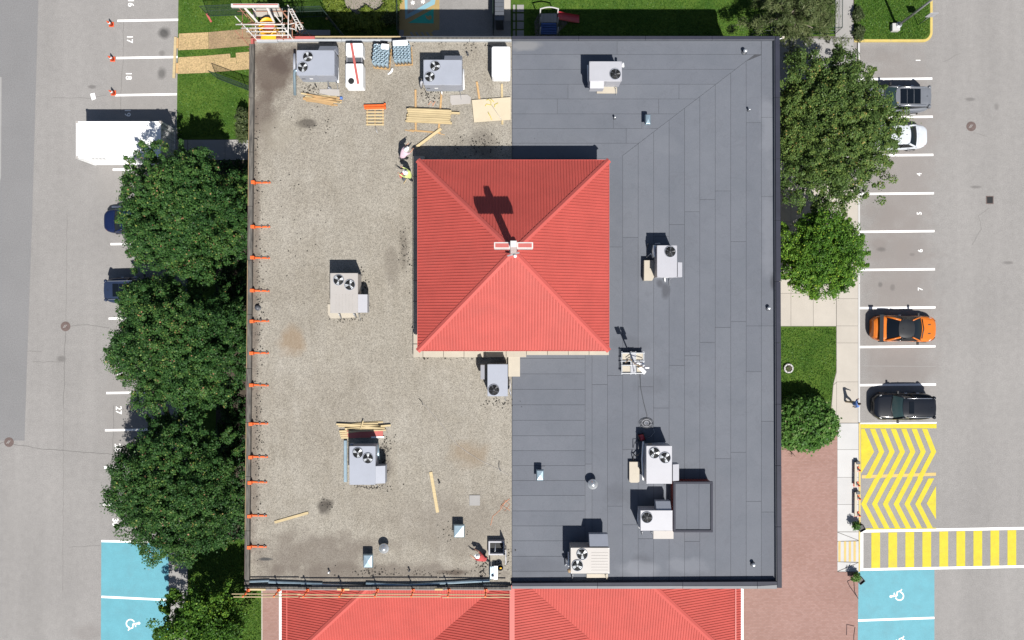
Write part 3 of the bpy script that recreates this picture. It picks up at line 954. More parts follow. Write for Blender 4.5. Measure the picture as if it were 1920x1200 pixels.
for i in range(len(cols_x) - 1):
    x0, x1 = cols_x[i], cols_x[i + 1]
    if x1 < 1140:
        ys = [664] + joints[i] + [1096]
        tops = None
    else:
        t0 = 297 if x0 < 1166 else 103 + (1414 - x0) / 1.307
        t1 = 103 + (1414 - x1) / 1.307 if x1 > 1166 else 297
        t0, t1 = max(t0, 103), max(t1, 103)
        ys = [max(t0, t1)] + joints[i] + [1096]
        tops = (t0, t1)
    for j in range(len(ys) - 1):
        if j == 0 and tops:
            msheet([(x0, tops[0]), (x1, tops[1]), (x1, ys[1]), (x0, ys[1])])
        else:
            msheet([(x0, ys[j]), (x1, ys[j]), (x1, ys[j + 1]), (x0, ys[j + 1])])
msheet([(XL, 297), (1139, 297), (1139, 664), (XL, 664)])
msheet([(1139, 297), (1167.5, 297), (1139.5, 318)])
ys = [664, 672, 701, 730, 759, 788, 817, 845, 873, 929 - 28, 929, 958, 986, 1014, 1043, 1071, 1096]
for i in range(len(ys) - 1):
    msheet([(XL, ys[i]), (1097, ys[i]), (1097, ys[i + 1]), (XL, ys[i + 1])])
for y0, y1 in ((75, 220), (220, 368), (368, 611), (611, 790), (790, 960), (960, 1096)):
    msheet([(1427.5, y0), (1457, y0), (1457, y1), (1427.5, y1)])

# --- parapets
def para(name, pts, z0, z1, m, bev=.008):
    b = MB(); b.prism([XY(x, y, z1) for x, y in pts], z0, z1)
    return b.build(name, m, building, bev=bev)
n = 10
def wx(y):
    return 468.5 - (y - 70) * 9.5 / 1030
for i in range(n):
    y0, y1 = 82 + i * 101.5, 82 + (i + 1) * 101.5 - .5
    w0, w1 = wx(y0), wx(y1)
    para('curb_board', [(w0, y0), (w0 + 7.5, y0), (w1 + 7.5, y1), (w1, y1)], ZD - .2, ZP + random.uniform(-.01, .02), 'black_cap', .02)
    para('curb_strip', [(w0 - 1.0, y0), (w0 - .1, y0), (w1 - .1, y1), (w1 - 1.0, y1)], ZD - .4, ZP - .04, 'tan_paper' if i % 3 else 'rust', .004)
    para('flashing_strip', [(w0 + 7.9, y0), (w0 + 9.4, y0), (w1 + 9.4, y1), (w1 + 7.9, y1)], ZD, ZD + .1, 'rust', .004)
para('curb_cap', [(470, 68), (474.5, 68), (474.5, 82), (470, 82)], ZD - .2, ZP + .03, 'redwood')
para('curb_cap', [(475, 68), (590, 67.8), (590, 72.5), (475, 73)], ZD - .2, ZP + .03, 'redwood')
para('curb_cap', [(590.5, 67.6), (751, 67.6), (751, 69.8), (590.5, 69.8)], ZD - .2, ZP + .03, 'wood')
para('curb_cap', [(590.5, 70.1), (959, 70.1), (959, 72.8), (590.5, 72.5)], ZD - .2, ZP, 'black_cap')
para('curb_cap', [(751.5, 67.6), (959, 67.8), (959, 69.8), (751.5, 69.8)], ZD - .2, ZP - .02, 'dgrey')
for x0, x1 in ((481, 520), (520.5, 640), (640.5, 760), (760.5, 880), (880.5, 959)):
    para('flashing_strip', [(x0, 73.3), (x1, 73.3), (x1, 76.8 if x0 > 500 else 78), (x0, 76.8 if x0 > 500 else 78.4)], ZD - .1, ZP - .05, 'flash')
for x0, x1 in ((960, 1085), (1085.4, 1210), (1210.4, 1335), (1335.4, 1455)):
    para('coping', [(x0, 67.5), (x1, 67.5), (x1, 73.2), (x0, 73.2)], ZD - .3, ZP, 'dark_cap')
    para('coping_strip', [(x0, 73.6), (x1, 73.6), (x1, 74.8), (x0, 74.8)], ZD - .1, ZP - .08, 'grey_cap')
for i in range(9):
    y0, y1 = 68 + i * 115, 68 + (i + 1) * 115 - .5
    x = 1453.5 + i * .45
    para('coping', [(x, y0), (x + 8.6, y0), (x + 9, y1), (x + .4, y1)], ZD - .3, ZP, 'dark_cap')
    para('coping_strip', [(x - 2.2, y0), (x - .4, y0), (x, y1), (x - 1.8, y1)], ZD - .1, ZP - .1, 'grey_cap')
for x0, x1, m in ((960, 1120, 0), (1120.4, 1280, 0), (1280.4, 1420, 0), (1420.4, 1457, 1)):
    para('coping', [(x0, 1099), (x1, 1098.6 - m * 2), (x1, 1104), (x0, 1104)], ZD - .3, ZP, 'grey_cap')
    para('coping_upstand', [(x0, 1093.5 - (x0 - 960) * .006), (x1, 1093.5 - (x1 - 960) * .006), (x1, 1098.2 - m * 2), (x0, 1098.6)], ZD, ZP + .1, 'dark_cap')
for i in range(4):
    x0, x1 = 459 + i * 125, 459 + (i + 1) * 125 - .4
    para('curb_board', [(x0, 1098), (x1, 1099), (x1, 1104.5), (x0, 1104)], ZD - .2, ZP, 'black_cap', .02)
    para('flashing_strip', [(x0, 1104.7), (x1, 1105.2), (x1, 1107), (x0, 1106.5)], ZD - .3, ZP - .1, 'concrete_g')
# little floodlight on the north-east corner
para('flood_arm', [(1460, 73), (1468, 70.2), (1468, 71.2), (1460, 74.5)], ZD + .1, ZD + .16, 'white_paint')
para('floodlight', [(1466.5, 68), (1471, 67.4), (1471, 71), (1467.5, 72)], ZD + .05, ZD + .22, 'cream')

# --- ribbed metal roof faces
def ribbed(name, parent, pg, zf, axis, pitch=.18, h=.038, m='red_roof'):
    """pg: plan polygon; zf(x, y): height; ribs run perpendicular to 'axis'"""
    b = MB()
    lo = min(p[axis] for p in pg); hi = max(p[axis] for p in pg)
    t = math.floor(lo / pitch) * pitch
    prof = [(0, 0), (.55, 0), (.68, h), (.86, h), (1.0, 0)]
    while t < hi:
        for (a, za), (c, zc) in zip(prof, prof[1:]):
            u, w = t + a * pitch, t + c * pitch
            q = clip(pg, axis, u, True)
            if len(q) < 3:
                continue
            q = clip(q, axis, w, False)
            if len(q) < 3:
                continue
            b.face([(x, y, zf(x, y) + za + (zc - za) * ((x, y)[axis] - u) / (w - u)) for x, y in q])
        t += pitch
    o = b.build(name, m, parent)
    bm = bmesh.new(); bm.from_mesh(o.data)
    bmesh.ops.remove_doubles(bm, verts=bm.verts, dist=1e-4)
    for f in bm.faces:
        f.normal_update()
        if f.normal.z < 0:
            f.normal_flip()
    bm.to_mesh(o.data); bm.free()
    return o
ZE = 10.25
ex0, ey1 = XY(783, 300, ZE); ex1, ey0 = XY(1142, 658, ZE)
AX, AY, AZ = (ex0 + ex1) / 2, (ey0 + ey1) / 2, ZE + 3.0
b = MB(); b.box(ex0 + .35, ey0 + .35, ZD + .02, ex1 - .25, ey1 - .35, ZE - .06)
tower = b.build('tower', 'curb_panel', building)
run = (ex1 - ex0) / 2
runy = (ey1 - ey0) / 2
fN = lambda x, y: AZ - (y - AY) / runy * (AZ - ZE)
fS = lambda x, y: AZ - (AY - y) / runy * (AZ - ZE)
fE = lambda x, y: AZ - (x - AX) / run * (AZ - ZE)
fW = lambda x, y: AZ - (AX - x) / run * (AZ - ZE)
A_ = (AX, AY)
c00, c10, c11, c01 = (ex0, ey0), (ex1, ey0), (ex1, ey1), (ex0, ey1)
ribbed('roof_face', tower, [c01, A_, c11], fN, 0)
ribbed('roof_face', tower, [c00, c10, A_], fS, 0)
ribbed('roof_face', tower, [c10, c11, A_], fE, 1)
ribbed('roof_face', tower, [c00, A_, c01], fW, 1)
b = MB()
for a, c in ((c00, c10), (c10, c11), (c11, c01), (c01, c00)):
    b.beam((*a, ZE - .04), (*c, ZE - .04), .03, .16)
b.build('eave_trim', 'red_cap', tower)
b = MB(); b.box(ex0 + .03, ey0 + .03, ZE - .14, ex1 - .03, ey1 - .03, ZE - .05); b.build('soffit', 'dgrey', tower)
def hipcap(parent, a, c, w=.17):
    a, c = Vector(a), Vector(c)
    d = (c - a).normalized()
    s = Vector((0, 0, 1)).cross(d).normalized()
    up = Vector((0, 0, .055))
    b = MB()
    lo = -.07
    b.face([a + up, c + up, c + s * w + Vector((0, 0, lo + .03)), a + s * w + Vector((0, 0, lo + .03))])
    b.face([c + up, a + up, a - s * w + Vector((0, 0, lo + .03)), c - s * w + Vector((0, 0, lo + .03))])
    for k in (1, -1):
        e = s * (w * k)
        b.face([a + e + Vector((0, 0, lo + .03)), c + e + Vector((0, 0, lo + .03)), c + e + Vector((0, 0, lo - .04)), a + e + Vector((0, 0, lo - .04))])
    b.build('hip_cap', 'red_cap', parent)
for c in (c00, c10, c11, c01):
    hipcap(tower, (*c, ZE + .03), (AX, AY, AZ + .04))
# ledge of cream panels round the tower foot
zl = ZD + .42
def ledge(pts):
    b = MB(); b.prism(inset([XY(x, y, zl) for x, y in pts], .012), ZD + .01, zl)
    b.build('ledge_panel', 'curb_panel', tower, bev=.01)
xs = [774.5, 793, 831.5, 870, 909.5, 949, 987, 1026.5, 1065.5, 1104.5, 1142]
for i in range(len(xs) - 1):
    ledge([(xs[i], 645), (xs[i + 1], 645), (xs[i + 1], 670 if xs[i] < 950 else 666), (xs[i], 670 if xs[i] < 950 else 666)])
ysl = [292, 331, 370, 409, 448, 487, 526, 565, 604, 644.5]
for i in range(len(ysl) - 1):
    ledge([(774.5, ysl[i]), (796, ysl[i]), (796, ysl[i + 1]), (774.5, ysl[i + 1])])
# --- cross on the apex: box frame with red inlay
cross = MB()
cross.tube([(AX, AY, AZ - .2), (AX, AY, AZ + .5)], .26, 10, .16)
cross.box(AX - .17, AY - .17, AZ + .4, AX + .17, AY + .17, AZ + 4.6)
cro = cross.build('cross', 'white_steel', building, bev=.015)
za = AZ + 3.0
for s in (-1, 1):
    b = MB(); b.box(AX + (s * .18 if s > 0 else -1.05), AY - .17, za, AX + (1.05 if s > 0 else -.18), AY + .17, za + .8); b.build('arm', 'white_steel', cro, bev=.015)
    b = MB(); b.box(AX + (.25 if s > 0 else -.98), AY - .12, za + .795, AX + (.98 if s > 0 else -.25), AY + .1, za + .812); b.build('inlay', 'redwood', cro)
b = MB(); b.ball((AX + .1, AY - .32, AZ + .5), .1, .1, .12); b.build('obstruction_lamp', 'white_paint', cro, True)
b = MB(); b.beam((AX - .35, AY - .3, AZ + .3), (AX + .35, AY - .1, AZ + .3), .08, .08); b.beam((AX - .3, AY + .3, AZ + .3), (AX + .3, AY + .3, AZ + .3), .08, .4); b.build('bracket', 'steel', cro)

# --- lower south roof: hips either side of a middle gable
zE, pt = 3.6, .43
X0, X1, YS, YW, ZR = -16.25, 16.15, -24.5, XY(0, 1100, 8.2)[1] + .1, 6.95
dmax = YW - YS
gW = lambda x, y: zE + pt * (x - X0)
gE = lambda x, y: zE + pt * (X1 - x)
gS = lambda x, y: zE + pt * (y - YS)
gw = lambda x, y: ZR + pt * x
ge = lambda x, y: ZR - pt * x
vx = (ZR - (zE + pt * dmax)) / pt
ve = (ZR - zE) / pt
yv = YS
low = MB(); low.prism([(X0 + .4, YW), (X0 + .4, YS + .4), (-ve + .4, YS + .4), (-ve + .4, -32), (ve - .4, -32), (ve - .4, YS + .4), (X1 - .4, YS + .4), (X1 - .4, YW)], 0, zE - .25)
lower = low.build('entrance_hall', 'wall', building)
ribbed('roof_face', lower, [(X0, YW), (X0, YS), (X0 + dmax, YW)], gW, 1)
ribbed('roof_face', lower, [(X0, YS), (-ve, YS), (-vx, YW), (X0 + dmax, YW)], gS, 0)
ribbed('roof_face', lower, [(-ve, YS), (-ve, -32), (0, -32), (0, YW), (-vx, YW)], gw, 1)
ribbed('roof_face', lower, [(ve, YS), (vx, YW), (0, YW), (0, -32), (ve, -32)], ge, 1)
ribbed('roof_face', lower, [(ve, YS), (X1, YS), (X1 - dmax, YW), (vx, YW)], gS, 0)
ribbed('roof_face', lower, [(X1, YS), (X1, YW), (X1 - dmax, YW)], gE, 1)
hipcap(lower, (X0, YS, zE + .03), (X0 + dmax, YW, zE + pt * dmax + .03))
hipcap(lower, (X1, YS, zE + .03), (X1 - dmax, YW, zE + pt * dmax + .03))
b = MB(); b.beam((0, YW, ZR + .04), (0, -32, ZR + .04), .34, .05); b.build('ridge_cap', 'red_cap', lower)
for s, x in ((-1, X0), (1, X1)):
    b = MB(); b.beam((x - s * .45, YW, zE + .43 * .45 + .05), (x - s * .45, YS, zE + .43 * .45 + .05), .07, .06); b.build('snow_guard', 'red_cap', lower)
    b = MB()
    b.box(x - .11 + s * .06, YS, zE - .16, x - .08 + s * .06, YW, zE + .0)
    b.box(x + .08 + s * .06, YS, zE - .16, x + .11 + s * .06, YW, zE + .0)
    b.box(x - .08 + s * .06, YS, zE - .16, x + .08 + s * .06, YW, zE - .05)
    b.build('gutter', 'white_paint', lower)
    b = MB(); b.box(min(x - s * .05, x - s * .9), YS + .3, zE - .25, max(x - s * .05, x - s * .9), YW, zE - .17); b.build('soffit', 'white_paint', lower)

# --- red clad penthouse with its own membrane top
zt = ZD + 1.05
x0, y1 = XY(1262.5, 903, zt); x1, y0 = XY(1336.5, 998, zt)
b = MB(); b.box(x0 + .06, y0 + .06, ZD, x1 - .06, y1 - .06, zt - .1)
pent = b.build('penthouse', 'red_clad', building)
b = MB()
k = 0
x = x0 + .1
while x < x1 - .1:
    b.box(x, y1 - .06, ZD + .02, x + .08, y1 - .02, zt - .1); x += .2
y = y0 + .1
while y < y1 - .1:
    b.box(x0 + .02, y, ZD + .02, x0 + .06, y + .08, zt - .1); y += .2
b.build('cladding_rib', 'red_clad', pent)
for i in range(3):
    xa, xb = x0 + .1 + i * (x1 - x0 - .2) / 3, x0 + .1 + (i + 1) * (x1 - x0 - .2) / 3
    b = MB(); b.box(xa + .006, y0 + .1, zt - .1, xb - .006, y1 - .1, zt - .05 + random.uniform(0, .004)); b.build('membrane_sheet', 'membrane', pent)
for q in ((x0, y0, x1, y0 + .14), (x0, y1 - .14, x1, y1), (x0, y0 + .143, x0 + .14, y1 - .143), (x1 - .14, y0 + .143, x1, y1 - .143)):
    b = MB(); b.box(q[0], q[1], zt - .12, q[2], q[3], zt + .03); b.build('coping', 'dark_cap', pent, bev=.008)

# --- windows and a door on the outer walls
def window(axis, t, off, sgn, z0=1.0, w=1.4, h=1.5):
    def bx(q, a0, a1, d0, d1, za, zb):
        lo, hi = sorted((off + sgn * d0, off + sgn * d1))
        if axis == 0:
            q.box(a0, lo, za, a1, hi, zb)
        else:
            q.box(lo, a0, za, hi, a1, zb)
    q = MB()
    bx(q, t - w / 2, t + w / 2, -.02, .05, z0, z0 + .07); bx(q, t - w / 2, t + w / 2, -.02, .05, z0 + h - .07, z0 + h)
    for a in (t - w / 2, t - .035, t + w / 2 - .07):
        bx(q, a, a + .07, -.02, .05, z0 + .07, z0 + h - .07)
    f = q.build('window', 'white_paint', walls)
    q = MB(); bx(q, t - w / 2 + .07, t + w / 2 - .07, -.02, .012, z0 + .07, z0 + h - .07); q.build('pane', 'glass', f)
for k in range(9):
    for z0 in (1.0, 4.6):
        window(0, -14 + 3.5 * k, NW[1] - .12, 1, z0)
        window(1, -13 + 3.4 * k, SE[0] - .12, 1, z0)

# ============================================================ ROOFTOP UNITS
def fan(parent, px, py, rp, zt, blades=3, bright=True, rot=0.3):
    c = P(px, py, zt)
    r = LN(rp, zt)
    b = MB()
    b.lathe((c.x, c.y, zt), [(r, .001), (r * 1.08, .001), (r * 1.08, .05), (r, .055), (r, .004)], 28)
    b.k = 1
    b.lathe((c.x, c.y, zt), [(r, .001), (r, .006)], 28)  # flat black disc in place of a deep, shaded recess
    f = b.build('fan', ['unit', 'hollow_shade'], parent, True)
    for k in range(blades):
        a = rot + 2 * math.pi * k / blades
        w = .62 if bright else .28
        pts = []
        for i in range(4):
            rr = r * (.22 + .68 * i / 3)
            row = []
            for j in range(4):
                an = a + (j / 3 - .5) * w * (1.25 - .2 * i / 3)
                row.append((c.x + rr * math.cos(an), c.y + rr * math.sin(an), zt + .014 + .028 * (j / 3)))
            pts.append(row)
        q = MB(); q.grid(pts); q.build('blade', 'blade' if bright else 'dgrey', f, True)
    q = MB(); q.lathe((c.x, c.y, zt), [(r * .22, .01), (r * .22, .045), (r * .12, .052)], 14); q.build('hub', 'steel' if bright else 'dgrey', f, True)
    q = MB()
    for rr in (.35, .7):
        q.tube([(c.x + r * rr * math.cos(2 * math.pi * i / 20), c.y + r * rr * math.sin(2 * math.pi * i / 20), zt + .056) for i in range(21)], .006, 4)
    for i in range(4):
        a = i * math.pi / 4 + .2
        q.beam((c.x - r * math.cos(a), c.y - r * math.sin(a), zt + .058), (c.x + r * math.cos(a), c.y + r * math.sin(a), zt + .058), .007, .007)
    q.build('grille', 'black', f)
def rtu(label, rect, fans, m='unit', h=1.65, hood=None, slab_=None, ribs=None, bright=True, pipes=(), panels='S', extra=None):
    """rect: pixel rectangle of the cabinet top"""
    zt = ZD + h
    a, b_, c, d = rect
    x0, y1 = XY(a, b_, zt); x1, y0 = XY(c, d, zt)
    root = thing('rooftop_unit', label, 'air conditioner', ((x0 + x1) / 2, (y0 + y1) / 2, ZD + .02), 'air conditioning units on the flat roof')
    q = MB(); q.box(x0 + .1, y0 + .1, ZD + .02, x1 - .1, y1 - .1, ZD + .3); q.build('curb', 'galv', root)
    q = MB(); q.box(x0 + .03, y0 + .03, ZD + .3, x1 - .03, y1 - .03, zt - .05); q.build('cabinet', m, root, bev=.012)
    q = MB(); q.box(x0, y0, zt - .05, x1, y1, zt); q.build('lid', m, root, bev=.012)
    # access panels on each side
    for s, (n, u) in enumerate(((2, 'S'), (2, 'N'), (2, 'W'), (2, 'E'))):
        for k in range(n):
            q = MB()
            t0, t1 = (k + .06) / n, (k + .94) / n
            z0, z1 = ZD + .38, zt - .14
            if u in 'SN':
                yy = y0 + .03 if u == 'S' else y1 - .03
                q.box(x0 + (x1 - x0) * t0, yy - .012, z0, x0 + (x1 - x0) * t1, yy + .012, z1)
            else:
                xx = x0 + .03 if u == 'W' else x1 - .03
                q.box(xx - .012, y0 + (y1 - y0) * t0, z0, xx + .012, y0 + (y1 - y0) * t1, z1)
            q.build('access_panel', m, root, bev=.006)
    for i, f in enumerate(fans):
        fan(root, *f, zt, 3 if bright else 5, bright, .4 + i * .9 + a * .01)
    for k in range(2):
        q = MB(); q.box(x0 + .12 + .5 * k, y0 + .012, ZD + .9, x0 + .34 + .5 * k, y0 + .022, ZD + 1.05); q.build('label_plate', 'white_paint' if k else 'dgrey', root)
    q = MB(); q.tube([(x1 - .2, y0 - .05, ZD + .6), (x1 - .2, y0 - .06, ZD + .12), (x1 - .15, y0 - .45, ZD + .07)], .02, 6); q.build('conduit', 'steel', root, True)
    for cx, cy in ((x0 + .05, y0 + .05), (x1 - .05, y0 + .05), (x0 + .05, y1 - .05), (x1 - .05, y1 - .05)):
        q = MB(); q.box(cx - .02, cy - .02, zt, cx + .02, cy + .02, zt + .012); q.build('bolt_head', 'steel', root)
    if hood:
        hp, sd_, m2 = hood
        u0, v1 = XY(hp[0], hp[1], zt - .25); u1, v0 = XY(hp[2], hp[3], zt - .25)
        q = MB()
        zb = ZD + .75
        zq = zt - .22
        if sd_ == 'N':
            pr = [((u0, v0), zb, zt - .06), ((u1, v0), zb, zt - .06), ((u1, v1), zb, zq - .25), ((u0, v1), zb, zq - .25)]
        elif sd_ == 'E':
            pr = [((u0, v0), zb, zt - .06), ((u1, v0), zb, zq), ((u1, v1), zb, zq), ((u0, v1), zb, zt - .06)]
        elif sd_ == 'W':
            pr = [((u0, v0), zb, zq), ((u1, v0), zb, zt - .06), ((u1, v1), zb, zt - .06), ((u0, v1), zb, zq)]
        else:
            pr = [((u0, v0), zb, zq), ((u1, v0), zb, zq), ((u1, v1), zb, zt - .06), ((u0, v1), zb, zt - .06)]
        vs = [(*p, z) for p, z, _ in pr] + [(*p, z) for p, _, z in pr]
        q.raw(vs, [(3, 2, 1, 0), (4, 5, 6, 7), (0, 1, 5, 4), (1, 2, 6, 5), (2, 3, 7, 6), (3, 0, 4, 7)])
        hd = q.build('hood', m2, root, bev=.012)
        q = MB(); q.box(u0 + .02, v0 + .02, zb - .03, u1 - .02, v1 - .02, zb + .002); q.build('filter', 'dgrey', hd)
    if ribs:
        rx0, ry0, rx1, ry1, ax, n = ribs
        for k in range(n):
            q = MB()
            if ax == 'y':
                xx = rx0 + (rx1 - rx0) * (k + .5) / n
                p, w = P(xx, ry0, zt), P(xx, ry1, zt)
            else:
                yy = ry0 + (ry1 - ry0) * (k + .5) / n
                p, w = P(rx0, yy, zt), P(rx1, yy, zt)
            q.beam((p.x, p.y, zt + .006), (w.x, w.y, zt + .006), .035, .014); q.build('stiffening_rib', m, root, bev=.005)
    if slab_:
        pts, m2, zz = slab_
        q = MB(); q.prism([XY(x, y, ZD + zz + .05) for x, y in pts], ZD + .012, ZD + zz + .05); q.build('access_cover', m2, root, bev=.01)
    for pth, r, m2 in pipes:
        q = MB(); q.tube([P(x, y, ZD + z) for x, y, z in pth], r, 8); q.build('pipe', m2, root, True)
    return root
rtu('twin fan grey unit at the northwest roof corner beside a downhanging pale blue duct', (556, 94, 627, 141), ((577.5, 106.5, 9.3), (568, 126, 9.3)), h=1.8,
    hood=((598, 84, 630, 95), 'N', 'unit'), pipes=(([(561, 130, 1.2), (553, 133, 1.2), (552, 140, .9), (553, 178, .12)], .1, 'galv'), ([(552, 101, 1.1), (552, 132, 1.1)], .09, 'unit'),
    ([(613, 143, 1.2), (614, 150, .6), (617, 166, .1)], .05, 'steel'), ([(633, 110, .5), (634, 155, .5)], .06, 'white_paint'), ([(590, 158, .3), (594, 164, .08)], .03, 'black')))
rtu('twin fan grey unit directly north of the stack of pale planks', (794, 112, 866, 159), ((816, 124, 9.3), (806, 144, 9.3)), h=1.8,
    hood=((833, 102, 866, 113), 'N', 'unit'), pipes=(([(794, 150, .9), (790, 154, .9), (790, 164, .2)], .09, 'unit_w'),
    ([(869, 130, .5), (869.5, 168, .5)], .05, 'white_paint'), ([(828, 172, .5), (829, 178, .1)], .04, 'white_paint'), ([(798, 172, .3), (803, 184, .06)], .025, 'black')))
rtu('single fan white unit standing alone near the north edge of the grey membrane', (1105, 115, 1166, 152), ((1153.5, 139, 10),), m='unit_w', h=1.65, bright=False,
    hood=((1106, 150, 1132, 166), 'S', 'unit_w'), slab_=([(1119, 151), (1157, 151), (1157, 175), (1119, 175)], 'cream', .02),
    pipes=(([(1102, 122, .4), (1102.5, 154, .4)], .04, 'white_paint'), ([(1168, 118, 1.2), (1168, 126, 1.2)], .08, 'white_paint')))
rtu('twin fan grey unit standing alone in the middle of the gravel', (619, 512, 671, 587), ((635, 525, 9.5), (656, 534, 9.5)), m='unit_b', h=1.65,
    hood=((671, 552, 689, 586), 'E', 'unit_w'), slab_=([(614, 570), (672, 573), (670, 595), (620, 597), (615, 590)], 'cream', .02), ribs=(627, 552, 664, 586, 'y', 6),
    pipes=(([(635, 588, .6), (640, 597, .1)], .035, 'steel'), ([(663, 588, .8), (668, 595, .1)], .05, 'steel'), ([(673, 518, .5), (675, 545, .5)], .08, 'galv')))
rtu('single fan white unit east of the red pyramid roof with a cream side cover', (1232, 460, 1269.5, 520), ((1256.5, 472, 10),), m='unit_w', h=1.65, bright=False,
    hood=((1269.5, 492, 1279, 519.5), 'E', 'unit_w'), slab_=([(1208, 488), (1226, 488), (1227, 518), (1223, 526), (1207.5, 526)], 'cream', .5),
    pipes=(([(1228, 460, 1.1), (1226, 470, 1), (1228, 482, 1)], .13, 'alu'), ([(1214, 464, .05), (1215, 457, .4), (1223, 458, .4), (1222, 470, .5)], .03, 'dgrey'),
           ([(1212, 483, .05), (1221, 475, .5), (1224, 484, .5)], .03, 'white_paint'), ([(1246, 521, .4), (1247, 528, .02)], .05, 'white_paint'), ([(1228, 457, .8), (1238, 456.5, .8)], .04, 'unit_w')))
rtu('single fan grey unit hard against the south foot of the red pyramid roof', (914, 683, 952, 743), ((926, 731, 10),), h=1.65, bright=False,
    hood=((901, 684, 908.5, 711), 'W', 'unit_w'), slab_=([(953, 667), (975, 667), (975, 706), (953, 706)], 'cream', .3),
    pipes=(([(956, 712, .5), (957, 722, .5), (955, 735, .3)], .04, 'unit_b'), ([(956, 727, .2), (958, 742, .2)], .03, 'steel')))
rtu('twin fan grey unit below the heap of old lumber on the gravel', (655, 836.5, 704, 909), ((671, 849, 9.5), (690, 859, 9.5)), h=1.65,
    hood=((704, 873, 722.5, 906), 'E', 'unit'), slab_=([(644.5, 826), (650, 826), (650, 904), (644.5, 904)], 'galv', .2),
    pipes=(([(708, 834, .6), (710, 862, .6)], .09, 'galv'), ([(657, 833, 1.3), (663, 833, 1.3)], .07, 'unit_w')))
rtu('twin fan white unit at the northwest corner of the red clad penthouse', (1212, 836, 1260, 907), ((1227, 849, 10), (1247, 858, 10)), m='unit_w', h=1.65,
    hood=((1260.5, 870, 1273, 901), 'E', 'unit_w'), slab_=([(1180, 866), (1199, 866), (1199, 903), (1196, 905), (1183, 905), (1180, 903)], 'cream', .25),
    pipes=(([(1206, 828, .7), (1204, 860, .7), (1206, 900, .5)], .06, 'white_paint'), ([(1186, 849, .05), (1192, 855, .3), (1202, 850, .5), (1204, 842, .5)], .035, 'black'), ([(1188, 866, .1), (1187, 856, .3), (1190, 852, .4)], .03, 'black'),
           ([(1187, 840, .05), (1190, 829, .3), (1197, 829, .3), (1197, 842, .5)], .025, 'dgrey'), ([(1215, 834, .9), (1222, 834, .9)], .09, 'tan_paper'), ([(1222, 831, .3), (1245, 830, .3), (1252, 834, .3)], .03, 'unit_w')))
rtu('single fan white unit on the west side of the red clad penthouse', (1201, 957, 1261, 995), ((1213, 970, 10),), m='unit_w', h=1.65, bright=False,
    hood=((1230, 941, 1258, 956), 'N', 'unit'), slab_=([(1225, 995), (1263, 995), (1263, 1010.5), (1225, 1010.5)], 'unit_b', .02),
    pipes=(([(1197, 955, .4), (1196, 975, .5), (1199, 990, .3)], .045, 'white_paint'), ([(1204, 997, .4), (1204, 1003, .05)], .03, 'steel'), ([(1222, 997, .4), (1223, 1002, .05)], .03, 'steel')))
rtu('twin fan beige unit with ribbed lid near the south parapet', (1070, 1027, 1143, 1075.5), ((1091.5, 1039, 10), (1082.5, 1060, 10)), m='unit_b', h=1.65,
    hood=((1105, 1003, 1140, 1023), 'N', 'unit'), slab_=([(1100, 1076), (1140, 1076), (1140, 1084), (1100, 1084)], 'cream', .02), ribs=(1109, 1034, 1140, 1072, 'x', 7),
    pipes=(([(1066, 1035, .6), (1066.5, 1062, .6)], .05, 'white_paint'), ([(1060, 1060, .05), (1063, 1056, .5), (1067, 1060, .6)], .05, 'white_paint'), ([(1062, 1050, .05), (1060, 1042, .3), (1064, 1036, .4)], .02, 'black'),
           ([(1066, 1067, 1.1), (1068.5, 1073, 1.1)], .1, 'tan_paper'), ([(1074, 1077, .8), (1073, 1084, .05)], .04, 'steel'), ([(1136, 1077, .8), (1138, 1086, .05)], .04, 'cream')))

# ------------------------------------------------------------ vents and small roof things
def square_vent(label, rect, h=.75):
    zt = ZD + h
    x0, y1 = XY(rect[0], rect[1], zt); x1, y0 = XY(rect[2], rect[3], zt)
    o = thing('roof_vent', label, 'roof vent', ((x0 + x1) / 2, (y0 + y1) / 2, ZD + .01), 'square metal roof vents')
    q = MB(); q.box(x0 + .12, y0 + .12, ZD, x1 - .12, y1 - .12, zt - .18); q.build('duct', 'galv', o)
    q = MB(); cx, cy = (x0 + x1) / 2, (y0 + y1) / 2
    vs = [(x0, y0, zt - .2), (x1, y0, zt - .2), (x1, y1, zt - .2), (x0, y1, zt - .2), (x0 + .06, y0 + .06, zt - .04), (x1 - .06, y0 + .06, zt - .04), (x1 - .06, y1 - .06, zt - .04), (x0 + .06, y1 - .06, zt - .04), (cx, cy, zt)]
    q.raw(vs, [(3, 2, 1, 0), (0, 1, 5, 4), (1, 2, 6, 5), (2, 3, 7, 6), (3, 0, 4, 7), (4, 5, 8), (5, 6, 8), (6, 7, 8), (7, 4, 8)])
    q.build('cap', 'galv', o, bev=.008)
    q = MB(); q.box(x0 - .1, y0 - .1, ZD + .005, x1 + .1, y1 + .1, ZD + .03); q.build('flange', 'gravel' if rect[0] < 960 else 'membrane', o)
    return o
square_vent('small square metal vent on the northern membrane between single fan unit and diagonal seam', (1210, 213, 1221, 233))
square_vent('square metal vent on gravel north of the round vent pair, beside the loose grey slab', (850, 984, 871, 1009))
square_vent('square metal vent on gravel just left of the round dome vent', (680, 1040, 699, 1066))
square_vent('square metal vent on the membrane left of the round dome vent', (1005.5, 881, 1020, 902))
